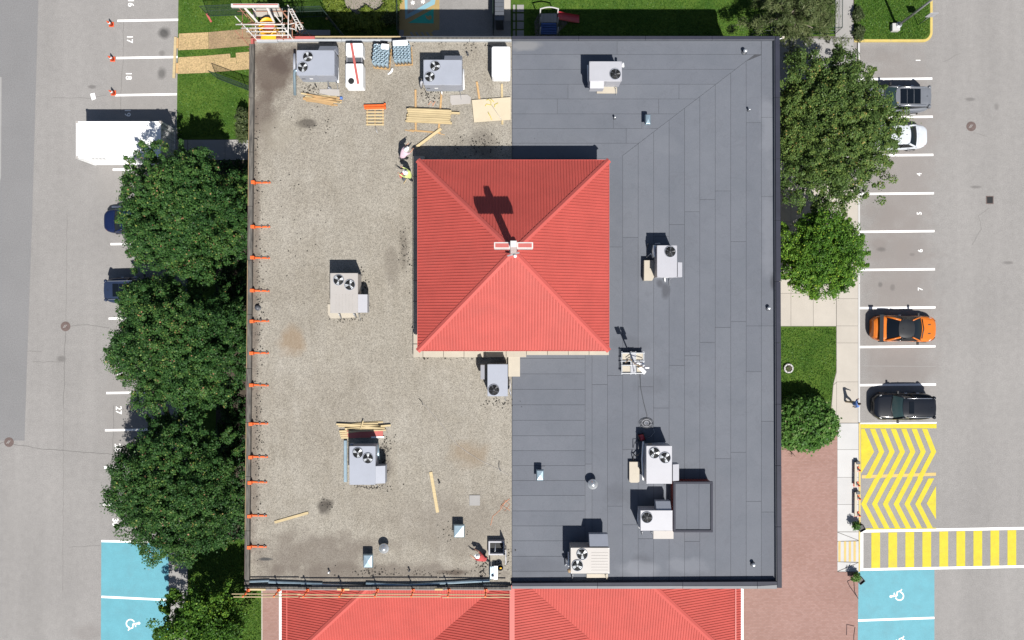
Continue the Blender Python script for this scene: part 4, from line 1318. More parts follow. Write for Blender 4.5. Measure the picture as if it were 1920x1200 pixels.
def round_vent(label, px, py, r):
    zt = ZD + .7
    c = P(px, py, zt); w = LN(r, zt)
    o = thing('round_vent', label, 'roof vent', (c.x, c.y, ZD + .01), 'round dome vents')
    q = MB(); q.lathe((c.x, c.y, ZD), [(w * .6, 0), (w * .6, .45)], 18); q.build('duct', 'galv', o, True)
    q = MB(); q.lathe((c.x, c.y, ZD), [(w * .95, .42), (w, .46), (w, .54), (w * .8, .6), (w * .72, .61), (w * .7, .64), (w * .42, .7), (w * .38, .72), (w * .1, .76)], 24); q.build('dome', 'alu', o, True)
round_vent('round silver dome vent on gravel in front of the south parapet', 719, 1030, 9.6)
round_vent('round silver dome vent on the grey membrane', 1112, 909, 9.8)
def pipe_vent(label, px, py, r=.09, h=.35, m='alu', lean=(0, 0)):
    c = P(px, py, ZD)
    o = thing('pipe_vent', label, 'pipe', (c.x, c.y, ZD + .01), 'small pipe vents on the roof')
    q = MB(); q.tube([(c.x, c.y, ZD), (c.x + lean[0], c.y + lean[1], ZD + h)], r, 12); q.build('pipe', m, o, True)
    q = MB(); q.lathe((c.x + lean[0], c.y + lean[1], ZD + h), [(r * 1.35, -.03), (r * 1.35, .02), (r * .5, .06)], 12); q.build('cap', m, o, True)
    q = MB(); q.lathe((c.x, c.y, ZD), [(r * 2, 0), (r * 1.2, .05)], 12); q.build('collar', 'dgrey', o, True)
pipe_vent('short silver pipe near the northeast corner of the membrane', 1395, 98, .1)
pipe_vent('thin silver pipe near the east parapet beside the large tree', 1403, 207, .05, .3)
pipe_vent('thin silver pipe between the single fan unit and the small square vent', 1152, 222, .05, .3)
pipe_vent('silver pipe by the east parapet level with the orange car', 1440, 578, .09, .25)
pipe_vent('silver pipe near the southeast corner of the membrane', 1411, 1057, .09, .3)
pipe_vent('thin white pipe on gravel left of the square vent near the south edge', 618, 1071, .045, .3, 'white_paint')
pipe_vent('thin dark pipe on gravel right of the round dome vent', 768, 1068, .045, .3, 'dgrey')
pipe_vent('squat black pipe on gravel close to the west curb', 484, 577, .12, .2, 'dgrey')
pipe_vent('thin dark pipe on gravel between the two loose boards', 824, 904, .04, .3, 'dgrey')
pipe_vent('thin dark pipe on gravel between twin fan unit and white wrapped pallet', 877, 103, .05, .35, 'dgrey')

# antenna mast on a ballasted frame
zt = ZD + .4
o = thing('antenna_mast', 'steel antenna mast on a frame weighted with cream blocks', 'antenna', P(1187, 680, ZD + .01))
c = ORG[o.name]
for (a, d, e, f) in ((1167, 661, 1182, 675), (1192, 661, 1206, 675), (1167, 686, 1182, 701), (1194, 686, 1208, 701)):
    q = MB(); q.pbox(a, d, e, f, ZD + .06, zt); q.build('ballast_block', 'cream', o, bev=.015)
q = MB()
for x in (1166, 1183, 1192, 1207):
    q.beam(P(x, 659, ZD + .45), P(x, 702, ZD + .45), .05, .05)
for y in (662, 677, 685, 700):
    q.beam(P(1165, y, ZD + .5), P(1209, y, ZD + .5), .05, .05)
q.build('frame', 'alu', o)
q = MB(); q.pbox(1184, 660, 1191, 701, ZD + .1, ZD + .5); q.build('cable_tray', 'unit_w', o, bev=.01)
q = MB(); q.tube([(c.x, c.y, ZD), (c.x, c.y, ZD + 3.9)], .045, 10); q.build('mast', 'steel', o, True)
for k, (dx, dy, hh) in enumerate(((.25, -.1, 3.7), (-.2, .15, 3.3), (.1, .1, 2.8))):
    q = MB(); q.beam((c.x, c.y, ZD + hh), (c.x + dx, c.y + dy, ZD + hh), .04, .04); q.box(c.x + dx - .12, c.y + dy - .04, ZD + hh - .4, c.x + dx + .12, c.y + dy + .04, ZD + hh + .3); q.build('antenna_panel', 'white_paint', o, bev=.01)
for k in range(3):
    a = 2 * math.pi * k / 3 + .5
    q = MB(); q.beam((c.x, c.y, ZD + 1.4), (c.x + .6 * math.cos(a), c.y + .6 * math.sin(a), ZD + .5), .035, .035); q.build('stay', 'alu', o)
q = MB(); q.tube([P(1172, 680, ZD + .52), P(1182, 673, ZD + .6), P(1190, 683, ZD + .55), P(1204, 688, ZD + .55)], .025, 6); q.build('cable', 'tan_paper', o, True)
q = MB(); q.prism([XY(x, y, ZD + .62) for x, y in ((1196, 690), (1203, 688), (1212, 697), (1208, 702))], ZD + .5, ZD + .62); q.build('folded_cover', 'white_paint', o, bev=.01)
q = MB(); q.tube([P(x, y, ZD + .03) for x, y in ((1200, 702), (1201, 725), (1207, 755), (1213, 778), (1214, 790))], .022, 6)
tag(q.build('cable', 'dgrey', None, True), 'thin dark cable snaking over the membrane from the antenna mast', 'cable')
o = thing('cable_coil', 'coil of pale and dark cable lying behind the twin fan white unit', 'cable', P(1212, 793, ZD + .01))
for k in range(6):
    r = .13 + .035 * k
    q = MB(); q.tube([ORG[o.name] + Vector((r * math.cos(i * .35) * (1 + .1 * k), r * math.sin(i * .35), .03 + .012 * k)) for i in range(19)], .016, 5); q.build('loop', 'unit_w' if k % 3 == 0 else 'dgrey', o, True)
q = MB(); q.tube([P(x, y, ZD + .04) for x, y in ((1213, 796), (1224, 801), (1227, 810), (1221, 818), (1213, 822))], .018, 5); q.build('tail', 'steel', o, True)
q = MB(); q.tube([P(x, y, ZD + .04) for x, y in ((1208, 792), (1200, 800), (1201, 808), (1208, 812))], .014, 5); q.build('tail', 'dgrey', o, True)
o = thing('hose_reel', 'red hose reel beside the twin fan white unit', 'hose reel', P(1202, 820, ZD + .01))
c = ORG[o.name]
q = MB(); q.tube([c + Vector((-.16, 0, .25)), c + Vector((.16, .05, .25))], .2, 14); q.build('drum', 'red_plastic', o, True)
for s in (-1, 1):
    q = MB(); q.tube([c + Vector((s * .17, s * .02, .25)), c + Vector((s * .2, s * .03, .25))], .26, 14); q.build('flange', 'black', o, True)
q = MB(); q.beam(c + Vector((-.2, .2, .03)), c + Vector((.2, .25, .03)), .05, .05); q.beam(c + Vector((-.2, -.2, .03)), c + Vector((.2, -.15, .03)), .05, .05); q.build('foot', 'black', o)

# open roof hatch with its raised lid
zt = ZD + .45
x0, y1 = XY(916, 1015, zt); x1, y0 = XY(946, 1041, zt)
o = thing('roof_hatch', 'open roof hatch with dark opening and ladder pole at the seam', 'roof hatch', ((x0 + x1) / 2, (y0 + y1) / 2, ZD + .02))
q = MB(); t = .09
for r in ((x0, y0, x1, y0 + t), (x0, y1 - t, x1, y1), (x0, y0 + t, x0 + t, y1 - t), (x1 - t, y0 + t, x1, y1 - t)):
    q.box(r[0], r[1], ZD, r[2], r[3], zt)
q.build('curb', 'unit_w', o)
q = MB(); q.box(x0 + t, y0 + t, ZD + .021, x1 - t, y1 - t, ZD + .03); q.build('opening', 'hollow_shade', o)
q = MB(); q.box(x0 + t, y0 + t, ZD + .03, x1 - t, y0 + t + .22, ZD + .06); q.build('step', 'dgrey', o)
q = MB(); q.tube([(x0 + .45, y1 - .15, ZD + .1), (x0 + .43, y0 + .35, zt + .3)], .035, 8); q.build('grab_pole', 'alu', o, True)
q = MB(); q.box(x1 + .06, y0 - .3, zt, x1 + .12, y1 - .25, zt + 1.05); q.build('lid', 'unit_w', o, bev=.01)
q = MB(); q.beam((x1, y1 - .1, zt), (x1 + .1, y1 - .3, zt + .7), .03, .03); q.build('stay', 'steel', o)

# ============================================================ BUILDING MATERIALS ON THE GRAVEL
ZG = ZD + .022
def board(name, a, c, w, t, z, m, parent=None):
    """plank between pixel points a and c lying with its underside at z"""
    q = MB()
    p0, p1 = P(*a, z + t), P(*c, z + t)
    q.beam((p0.x, p0.y, z + t / 2), (p1.x, p1.y, z + t / 2), w, t)
    return q.build(name, m, parent, bev=.006)
def loose(label, a, c, w=.14, t=.05, m='wood', z=ZG, group='loose boards on the gravel'):
    return tag(board('loose_board', a, c, w, t, z, m), label, 'board', group)
loose('pale loose board lying diagonally below the plank stack', (780, 276), (827, 241), .17, .09, z=ZG + .06)
loose('long pale board lying alone near the middle of the southern gravel', (807.5, 885), (820.5, 961), .2, .05)
loose('pale board lying alone near the southwest of the gravel', (514.5, 979.5), (578, 961.5), .17, .06)
loose('weathered board lying flat just south of the plank stack', (768, 244), (826, 249), .1, .04, 'wood_o')
loose('thin dark lath at the south end of the plank stack', (759, 243.5), (776, 247), .06, .03, 'wood_o')
loose('thin dark lath under the diagonal board', (818, 249), (834, 253), .04, .02, 'wood_o')
# stack of planks on sleepers
o = thing('plank_stack', 'stack of pale planks laid across two sleepers', 'lumber', P(812, 215, ZG))
for a, c in (((779, 168), (779.5, 244)), ((828, 173), (822, 250))):
    board('sleeper', a, c, .12, .09, ZG, 'wood_o', o)
for k in range(7):
    y = 203.5 + k * 3.85
    x0 = 765 - k * .6 + random.uniform(-1.5, 1.5)
    x1 = 845 + random.uniform(-2.5, 2.5)
    if k == 1: x1 = 862
    board('plank', (x0, y), (x1, y + (x1 - x0) * .048), .125, .13, ZG + .09 + (.0 if k != 0 else .04), 'wood', o)
for k in range(6):
    y = 204.5 + k * 3.9
    board('plank', (764 + random.uniform(-2, 2), y), (845 + random.uniform(-2, 2), y + 3.9), .12, .11, ZG + .23, 'wood', o)
board('plank', (760, 226), (790, 228), .1, .1, ZG + .09, 'wood', o)
# plywood sheets on bearers
o = thing('plywood_stack', 'stack of pale plywood sheets with yellow straps at the seam', 'plywood', P(922, 206, ZG))
board('bearer', (894, 153), (899, 186), .13, .08, ZG, 'wood_o', o)
board('bearer', (941, 157), (942, 233), .13, .08, ZG, 'wood', o)
for k in range(4):
    dx = random.uniform(-.6, .6)
    q = MB(); q.pprism([(885 + dx, 187.5), (957.5, 182), (957.5, 224.5), (889 + dx, 229.5)], ZG + .08 + k * .021, ZG + .1 + k * .021); q.build('sheet', 'ply', o)
for pth in (((910, 199), (912, 195), (920, 197), (921, 191), (916, 186), (912, 188)), ((920, 185), (926, 191)), ((927, 201), (928, 196), (934, 193)), ((916, 213), (919, 217), (922, 225)), ((918, 216), (915, 210))):
    q = MB(); q.tube([P(x, y, ZG + .19) for x, y in pth], .025, 5); q.build('strap', 'rope_y', o, True)
q = MB(); q.tube([P(x, y, ZG + .18) for x, y in ((921, 196), (932, 212), (941, 226))], .012, 5); q.build('cord', 'steel', o, True)
# pallet with orange beams
o = thing('pallet', 'slatted wooden pallet lying on the gravel', 'pallet', P(703, 218, ZG))
for x in (688.5, 703, 718):
    board('stringer', (x, 200), (x, 235), .06, .1, ZG, 'wood_o', o)
for k in range(6):
    board('slat', (686.5, 204 + k * 5.9), (720, 204 + k * 5.9), .11, .022, ZG + .1, 'wood', o)
for k, y in enumerate((197, 201.5)):
    a = board('steel_beam', (682 + k, y + 1), (722, y), .12, .12, ZG + .125, 'orange')
    tag(a, ('orange steel beam at the far edge of the pallet', 'orange steel beam lying across the top slats of the pallet')[k], 'beam', 'orange beams on the pallet')
    q = MB(); p = P(722, y, ZG + .2); q.box(p.x - .06, p.y - .1, ZG + .12, p.x + .05, p.y + .1, ZG + .28); q.build('end_plate', 'orange', a)
q = MB(); q.tube([P(x, y, ZG + .03) for x, y in ((704, 236), (705, 243), (708, 250))], .025, 6); q.build('hook_rod', 'steel', None, True)
o = bpy.data.objects['hook_rod']; tag(o, 'short steel rod with a hook below the pallet', 'rod')
# old lumber piles
def pile(label, cx, cy, length, n, spread, m, ang0=0.0, jit=.12):
    o = thing('lumber_pile', label, 'lumber', P(cx, cy, ZG))
    for k in range(n):
        y = cy + (k / (n - 1) - .5) * spread + random.uniform(-1, 1)
        l = length * random.uniform(.6, 1.0)
        x = cx + random.uniform(-.14, .14) * length
        a = ang0 + random.uniform(-jit, jit)
        lay = k % 3
        board('plank', (x - l / 2, y + math.tan(a) * l / 2), (x + l / 2, y - math.tan(a) * l / 2), random.uniform(.07, .13), .05, ZG + .01 + lay * .055, m if random.random() < .85 else 'wood', o)
    return o
pile('splayed pile of orange brown boards beneath the northwest unit', 604, 186, 74, 13, 14, 'wood_o', -.13, .13)
op = pile('untidy heap of old boards above a twin fan unit', 684, 802, 88, 13, 16, 'wood', .05, .1)
board('plank', (676, 805), (681, 789), .07, .05, ZG + .2, 'wood', op)
board('plank', (641, 815), (718, 812), .5, .1, ZG, 'redwood', op)
board('plank', (696, 820), (720, 819.5), .1, .12, ZG, 'white_paint', op)
for k in range(4):
    board('plank', (636 + k, 809 + k * 4), (650 + k, 808.5 + k * 4), .12, .1, ZG + .02, 'wood', op)
# loose slabs and lids
def flat(name, label, pts, m, t, cat):
    q = MB(); q.pprism(pts, ZG, ZG + t)
    return tag(q.build(name, m, None, bev=.01), label, cat)
flat('paving_slab', 'square pale concrete slab lying alone on the southern gravel', [(880, 928.5), (900, 928.5), (900, 948), (880, 948)], 'concrete_g', .05, 'slab')
flat('metal_cover', 'grey sheet metal cover with a cut corner below the twin fan unit', [(844, 178.5), (876, 177), (883, 182), (882, 194), (847, 197), (844, 191)], 'unit_b', .06, 'cover')
flat('metal_cover', 'pale sheet metal cover lying beside the northwest unit', [(599, 167), (636, 167), (637, 180), (620, 180), (599, 174)], 'unit_b', .06, 'cover')
q = MB(); q.lathe(P(618, 166, ZG), [(.14, 0), (.14, .05), (.06, .06), (.06, .3)], 14); tag(q.build('pipe_flange', 'steel', None, True), 'round steel pipe flange on the pale metal cover', 'pipe')
q = MB(); q.pbox(637, 181, 642, 186, ZG, ZG + .15); tag(q.build('small_box', 'blue_cloth', None, bev=.02), 'small blue box at the end of the orange brown board pile', 'box')
# wrapped insulation bundles
def bundle(parent, a, b_, c, d, z0, z1, m='white', bev=.07):
    q = MB(); q.pbox(a, b_, c, d, z0, z1); return q.build('bundle', m, parent, bev=bev)
o = thing('insulation_stack', 'long white wrapped insulation stack with a red board across it', 'insulation', P(664, 121, ZG))
bundle(o, 648, 80, 680, 104, ZG, ZG + .95); bundle(o, 647.5, 118.5, 680.5, 163, ZG, ZG + .95)
q = MB(); q.pbox(648.5, 102, 680, 119, ZG, ZG + .55); q.build('gap_shade_fill', 'dgrey', o, bev=.02)  # dark colour stands in for the shaded gap between the two bundles
for x in (650, 678):
    q = MB(); q.pbox(x, 103, x + .9, 119, ZG + .5, ZG + .6); q.build('strap', 'unit_w', o)
q = MB(); q.lathe(P(658.5, 152, ZG + .95), [(.2, -.3), (.2, .012), (.12, .02)], 16); q.build('torn_opening', 'hollow_shade', o)
a = board('red_board', (658.5, 81), (671.5, 157), .15, .06, ZG + .96, 'redwood'); tag(a, 'long red board lying across the white insulation stack', 'board')
o = thing('insulation_pallet', 'white wrapped pallet load beside the seam, north edge', 'insulation', P(939, 115, ZG))
bundle(o, 921.5, 86, 957, 144, ZG + .14, ZG + 1.25, bev=.12)
for k in range(3):
    board('skid', (922, 95 + k * 22), (957, 95 + k * 22), .1, .12, ZG, 'wood_o', o)
for x, y in ((927, 131), (944, 129), (936, 137)):
    q = MB(); q.beam(P(x, y, ZG + 1.255), P(x + 7, y - 1, ZG + 1.255), .03, .01); q.build('wrap_crease', 'unit', o)
# roofing rolls standing on pallets
def rolls(label, cx, cy, nx, ny, sp, h, ang, wrap):
    o = thing('roll_pallet', label, 'roofing rolls', P(cx, cy, ZG), 'pallets of roofing rolls')
    c = ORG[o.name]
    rot = Matrix.Rotation(ang, 3, 'Z')
    q = MB(); q.obox(c + Vector((0, 0, .06)), (nx * sp * 1.05, ny * sp * 1.05, .12), rot); q.build('skid', 'wood_o', o)
    for i in range(nx):
        for j in range(ny):
            d = rot @ Vector(((i - (nx - 1) / 2) * sp, (j - (ny - 1) / 2) * sp, 0))
            r = sp * .485
            q = MB(); q.lathe(c + d, [(r, .12), (r, h), (r * .5, h), (r * .42, h - .1), (.01, h - .1)], 12)
            q.k = 1
            q.lathe(c + d, [(r * .42, h - .16), (r * .42, h - .09)], 10)
            q.build('roll', [random.choice(['roll', 'roll', 'galv']), 'hollow_shade'], o, True)
    for (u, v, w, d_, z) in wrap:
        q = MB(); q.obox(c + rot @ Vector((u, v, z)), (w, d_, .08), rot); q.build('wrap_sheet', 'white', o, bev=.03)
    return o
rolls('tilted pallet of roofing rolls in torn blue grey film beside the insulation stack', 718, 111, 4, 5, .255, 1.0, -.1, ((.25, .5, .5, .35, 1.02), (-.3, .62, .2, .1, .9)))
rolls('pallet of shiny wrapped roofing rolls near the north parapet, right of its twin', 757, 107, 5, 5, .22, 1.05, .05, ((-.05, .55, .95, .35, 1.07),))
q = MB(); q.tube([P(x, y, ZG + .03) for x, y in ((736, 128), (734, 134), (731, 137), (727, 139))], .09, 7, .05); tag(q.build('film_scrap', 'white', None, True), 'crumpled white film scrap at the foot of the roofing rolls', 'plastic film')
# lengths of flashing along the south edge
for k, (a, c, r, m) in enumerate((((464, 1091.5), (504, 1090), .085, 'galv'), ((503, 1092), (604, 1096), .1, 'galv'), ((585, 1097), (690, 1101), .1, 'alu'), ((686, 1095), (768, 1099), .11, 'galv'), ((768, 1098), (918, 1089), .1, 'galv'), ((905, 1099.5), (957, 1101), .1, 'alu'))):
    q = MB(); p0, p1 = P(*a, ZG + .2), P(*c, ZG + .2)
    q.tube([(p0.x, p0.y, ZG + r), (p1.x, p1.y, ZG + r)], r, 8)
    tag(q.build('metal_flashing', m, None), ('short pale blue flashing length at the southwest corner', 'pale blue flashing length, second from the southwest corner', 'bright flashing length, third along the south edge',
        'wide pale blue flashing length in the middle of the south edge', 'long slanting flashing length that lies askew along the south edge', 'bright flashing length at the seam end of the south edge')[k], 'flashing', 'metal flashing along the south edge')
# cords on the gravel
def cord(label, pts, r, m, cat='cord'):
    q = MB(); q.tube([P(x, y, ZG + .015) for x, y in pts], r, 5)
    tag(q.build('cord', m, None, True), label, cat)
cord('thin pale rope running diagonally over the gravel towards the seam', [(787, 748), (793, 757), (800, 763), (815, 781), (838, 808), (856, 833), (872, 845), (900, 863), (935, 880), (954, 891)], .014, 'unit_b', 'rope')
cord('short black cable end at the start of the pale rope', [(785, 747), (790, 752), (793, 759)], .025, 'black')
cord('short dark cable piece lying near the seam beside the pale rope', [(936, 864), (935, 876), (939, 883)], .025, 'dgrey')
cord('loose loops of thin orange cord near the seam', [(920, 985), (924, 968), (937, 957), (948, 940), (956, 935), (944, 944), (938, 950), (947, 958), (956, 946), (946, 938), (940, 946), (956, 957)], .014, 'cord_o')
cord('orange cord scribble under the plank stack', [(803, 197), (808, 190), (812, 196), (816, 190), (811, 199)], .018, 'cord_o')
# orange edge brackets along the west curb
ys_b = (343, 426, 483.5, 545, 602.5, 662, 721.5, 794, 856, 903.5, 966, 1024)
c0 = P(wx(343) + 10, 343, ZG)
proto = thing('guard_bracket', 'orange steel guard bracket lying on the gravel at the west curb', 'bracket', c0, 'orange guard brackets along the west curb')
ln = LN(31, ZG)
q = MB(); q.box(c0.x + .05, c0.y - .05, ZG, c0.x + ln, c0.y + .05, ZG + .09); q.build('leg', 'orange', proto, bev=.01)
q = MB(); q.box(c0.x - .1, c0.y - .11, ZG, c0.x + .14, c0.y + .11, ZG + .36); q.build('clamp', 'orange', proto, bev=.02)
for k in (.5, .88):
    q = MB(); q.lathe((c0.x + ln * k, c0.y + .05, ZG + .05), [(.07, 0), (.07, .05)], 10); q.build('knob', 'rust', proto)
for i, y in enumerate(ys_b):
    o = proto if i == 0 else copy_tree(proto)
    p = P(wx(y) + (10.5 if y < 900 else 9.5), y, ZG)
    o.location = (p.x, p.y, ZG)
    o.rotation_euler = (0, 0, random.uniform(-.04, .02))
    nth = ('northernmost', 'second', 'third', 'fourth', 'fifth', 'sixth', 'seventh', 'eighth', 'ninth', 'tenth', 'eleventh', 'southernmost')[i]
    o['label'] = 'orange guard bracket on the gravel, ' + nth + (' of the row' if i in (0, 11) else ' from the north') + ' along the west curb'
# guard rail of lumber along the south edge
o = thing('guard_rail', 'temporary timber guard rail with orange clamps along the south parapet', 'guard rail', P(700, 1104, ZP))
yb = XY(0, 1106.5, ZP)[1]
for i, x in enumerate((466, 523, 577, 643, 708, 775, 842, 911)):
    px = XY(x, 0, ZP)[0]
    q = MB(); q.tube([(px, yb, ZP - .3), (px, yb - .02, ZP + 1.15)], .035, 8)
    ps = q.build('post', 'orange', o, True)
    q = MB(); q.box(px - .1, yb - .08, ZP - .12, px + .1, yb + .1, ZP + .1); q.build('clamp', 'orange', ps, bev=.015)
    for z in (.55, 1.05):
        q = MB(); q.box(px - .05, yb - .1, ZP + z - .06, px + .05, yb + .02, ZP + z + .06); q.build('rail_holder', 'orange', ps)
xl, xr = XY(446, 0, ZP)[0], XY(957, 0, ZP)[0]
segs = [(xl - .2, xl + 4.2), (xl + 4.0, xl + 9.1), (xl + 8.8, xl + 13.2), (xl + 13, xr)]
for z, off in ((.55, .0), (1.05, .3)):
    for k, (a, c) in enumerate(segs):
        q = MB(); q.beam((a + off, yb - .06 - .04 * (k % 2), ZP + z + random.uniform(-.03, .03)), (c, yb - .06 - .04 * (k % 2), ZP + z + random.uniform(-.03, .03)), .04, .09); q.build('rail', 'wood', o)
for x0, x1 in ((467, 498), (632, 655), (815, 830)):
    board('plank', (x0, 1105.5), (x1, 1105.7), .12, .05, ZP + .02, 'wood', o)
# tar crumbs and torn bits
def debris(label, spots, seed):
    rg = random.Random(seed)
    q = MB()
    for cx, cy, rx, ry, n in spots:
        for k in range(n):
            x = cx + rg.gauss(0, rx * .45); y = cy + rg.gauss(0, ry * .45)
            p = P(x, y, ZG)
            s = rg.uniform(.02, .07)
            a = rg.uniform(0, 6.28)
            q.prism([(p.x + s * math.cos(a + t) * rg.uniform(.5, 1.1), p.y + s * math.sin(a + t) * rg.uniform(.5, 1.1)) for t in (0, 1.6, 3.1, 4.7)], ZG - .005, ZG + .02)
    stuff(q.build('debris', 'grit'), label, 'debris')
debris('black tar crumbs scattered round the units and edges of the gravel', ((722, 858, 9, 40, 70), (700, 913, 40, 8, 70), (728, 832, 20, 14, 25), (683, 545, 10, 60, 60), (645, 600, 40, 6, 25), (580, 168, 24, 12, 40), (730, 175, 1, 1, 1), (812, 180, 30, 16, 60), (800, 166, 12, 16, 25),
    (745, 78, 60, 7, 45), (900, 82, 90, 8, 45), (930, 755, 40, 10, 45), (760, 480, 18, 60, 45), (480, 330, 8, 60, 45), (486, 560, 9, 200, 120), (484, 830, 10, 200, 120), (478, 250, 8, 60, 40), (700, 1072, 60, 10, 60), (903, 1066, 14, 30, 70), (945, 1050, 20, 26, 45), (850, 1000, 30, 20, 30),
    (795, 672, 14, 4, 12), (880, 672, 60, 4, 20), (600, 240, 60, 40, 30), (900, 270, 70, 22, 90), (615, 945, 20, 12, 20), (800, 1075, 150, 8, 60), (560, 400, 60, 200, 40)), 3)
# metal tool cart and bucket by the hatch
o = thing('metal_cart', 'open silver tool cart next to the crouching worker', 'cart', P(927, 1072, ZG))
q = MB(); q.pbox(918.5, 1062, 933, 1086, ZG + .25, ZG + .34); q.build('tray', 'galv', o, bev=.02)
q = MB(); q.pbox(925.5, 1061, 933.5, 1087, ZG + .34, ZG + .42); q.build('lid', 'alu', o, bev=.02)
for x in (919.5, 932):
    for y in (1064, 1084):
        q = MB(); p = P(x, y, ZG); q.tube([(p.x - .03, p.y, ZG + .1), (p.x + .03, p.y, ZG + .1)], .1, 10); q.build('wheel', 'black', o)
q = MB(); q.lathe(P(925, 1082, ZG + .42), [(.1, 0), (.1, .1), (.04, .13)], 12); q.build('lamp', 'white', o, True)
q = MB(); q.beam(P(921, 1052, ZG + .5), P(921, 1064, ZG + .4), .06, .06); q.build('handle', 'black', o)
o = thing('bucket', 'black bucket with orange content beside the silver cart', 'bucket', P(938, 1061, ZG))
c = ORG[o.name]
q = MB(); q.lathe(c, [(.15, 0), (.19, .36), (.21, .37), (.21, .39), (.17, .39), (.16, .3)], 18); q.build('body', 'black', o, True)
q = MB(); q.lathe(c, [(.155, .28), (.155, .3)], 16); q.build('content', 'dgrey', o)
q = MB(); q.ball(c + Vector((.03, -.05, .31)), .08, .06, .03); q.build('scrap', 'yellow', o, True)

# ============================================================ SITE OBJECTS ON THE GROUND
# shipping container
zt = 2.6
x0, y1 = XY(144, 229, zt); x1, y0 = XY(300, 295, zt)
o = thing('shipping_container', 'white corrugated shipping container on the asphalt, half shaded by the tree', 'container', ((x0 + x1) / 2, (y0 + y1) / 2, 0))
q = MB()
t = .1
for (a, c) in (((x0, y0), (x1, y0)), ((x0, y1), (x1, y1)), ((x0, y0), (x0, y1)), ((x1, y0), (x1, y1))):
    for z in (.12, zt - .06):
        q.beam((*a, z), (*c, z), .12, .12)
for x in (x0, x1):
    for y in (y0, y1):
        q.box(x - .08, y - .08, .02, x + .08, y + .08, zt + .005)
q.build('frame', 'white_paint', o, bev=.008)
def corrug(a, c, axis, other0, other1, fn, nm):
    q = MB(); n = int(abs(c - a) / .28); 
    prof = []
    for k in range(n):
        s = a + (c - a) * k / n; e = (c - a) / n
        prof += [(s, 0), (s + e * .35, 0), (s + e * .5, 1), (s + e * .85, 1)]
    prof.append((c, 0))
    q.grid([[fn(s, d, w) for s, d in prof] for w in (other0, other1)])
    return q.build(nm, 'white_paint', o)
corrug(x0 + .06, x1 - .06, 0, y0 + .06, y1 - .06, lambda s, d, w: (s, w, zt - .06 + .022 * d), 'roof_panel')
corrug(x0 + .06, x1 - .06, 0, .18, zt - .1, lambda s, d, w: (s, y0 + .03 - .036 * d, w), 'side_panel')
corrug(x0 + .06, x1 - .06, 0, .18, zt - .1, lambda s, d, w: (s, y1 - .03 + .036 * d, w), 'side_panel')
corrug(y0 + .06, y1 - .06, 1, .18, zt - .1, lambda s, d, w: (x0 + .03 - .036 * d, s, w), 'end_panel')
for k in range(2):
    ya, yb_ = y0 + .1 + k * (y1 - y0 - .2) / 2, y0 + .1 + (k + 1) * (y1 - y0 - .2) / 2 - .01
    q = MB(); q.box(x1 - .05, ya, .2, x1 + .0, yb_, zt - .12); dr = q.build('door', 'white_paint', o)
    for f in (.3, .7):
        q = MB(); q.tube([(x1 + .05, ya + (yb_ - ya) * f, .2), (x1 + .05, ya + (yb_ - ya) * f, zt - .12)], .02, 6); q.build('lock_rod', 'steel', dr)
for x in (x0, x1):
    for y in (y0, y1):
        q = MB(); q.box(x - .09, y - .09, zt - .12, x + .09, y + .09, zt + .012); q.build('corner_casting', 'unit_b', o, bev=.01)
for k in range(4):
    q = MB(); xx = x0 + .85 + k * .26; q.box(xx, y0 - .014, zt - .55, xx + .17, y0 - .008, zt - .36); q.build('marking', 'dgrey', o)
q = MB()
for i in range(9):
    y = y0 - .1 + i * (y1 - y0) / 8 + .1
    p = (x1 + .55, y)
    q.beam((x1 + .5, y, 0), (x1 + .5, y, 1.9), .02, .02)
q.beam((x1 + .5, y0, 1.9), (x1 + .5, y1, 1.9), .03, .03); q.beam((x1 + .5, y0, .9), (x1 + .5, y1, .9), .03, .03)
fn = thing('fence_panel', 'steel mesh fence panel standing behind the container doors', 'fence', (x1 + .5, y0, 0)); q.build('frame', 'steel', fn)
# sheet and cones on the asphalt
q = MB(); q.prism([XY(x, y, .02) for x, y in ((169, 176), (177, 174), (180, 185), (172.5, 188))], .006, .02)
tag(q.build('white_sheet', 'white_paint'), 'white square sheet lying on the asphalt near the container', 'sheet')
def cone(label, px, py, lying=None, h=.7, group='orange traffic cones'):
    c = P(px, py, .01)
    o = thing('traffic_cone', label, 'traffic cone', c, group)
    q = MB(); q.box(c.x - .19, c.y - .19, .012, c.x + .19, c.y + .19, .05); q.build('base', 'cone', o, bev=.02)
    q = MB(); q.lathe(c, [(.15, .03), (.035, h), (.02, h + .01)], 16); bd = q.build('body', 'cone', o, True)
    q = MB(); q.lathe(c, [(.107, h * .42), (.082, h * .64)], 16); q.build('band', 'white', bd, True)
    return o
for k, (x, y) in enumerate(((209, 46), (211.5, 111), (213, 174.5))):
    cone(('orange cone in front of stall 16, at the top of the picture', 'orange cone at the free end of the line between stalls 17 and 18', 'orange cone with white collar next to the white square sheet')[k], x, y)
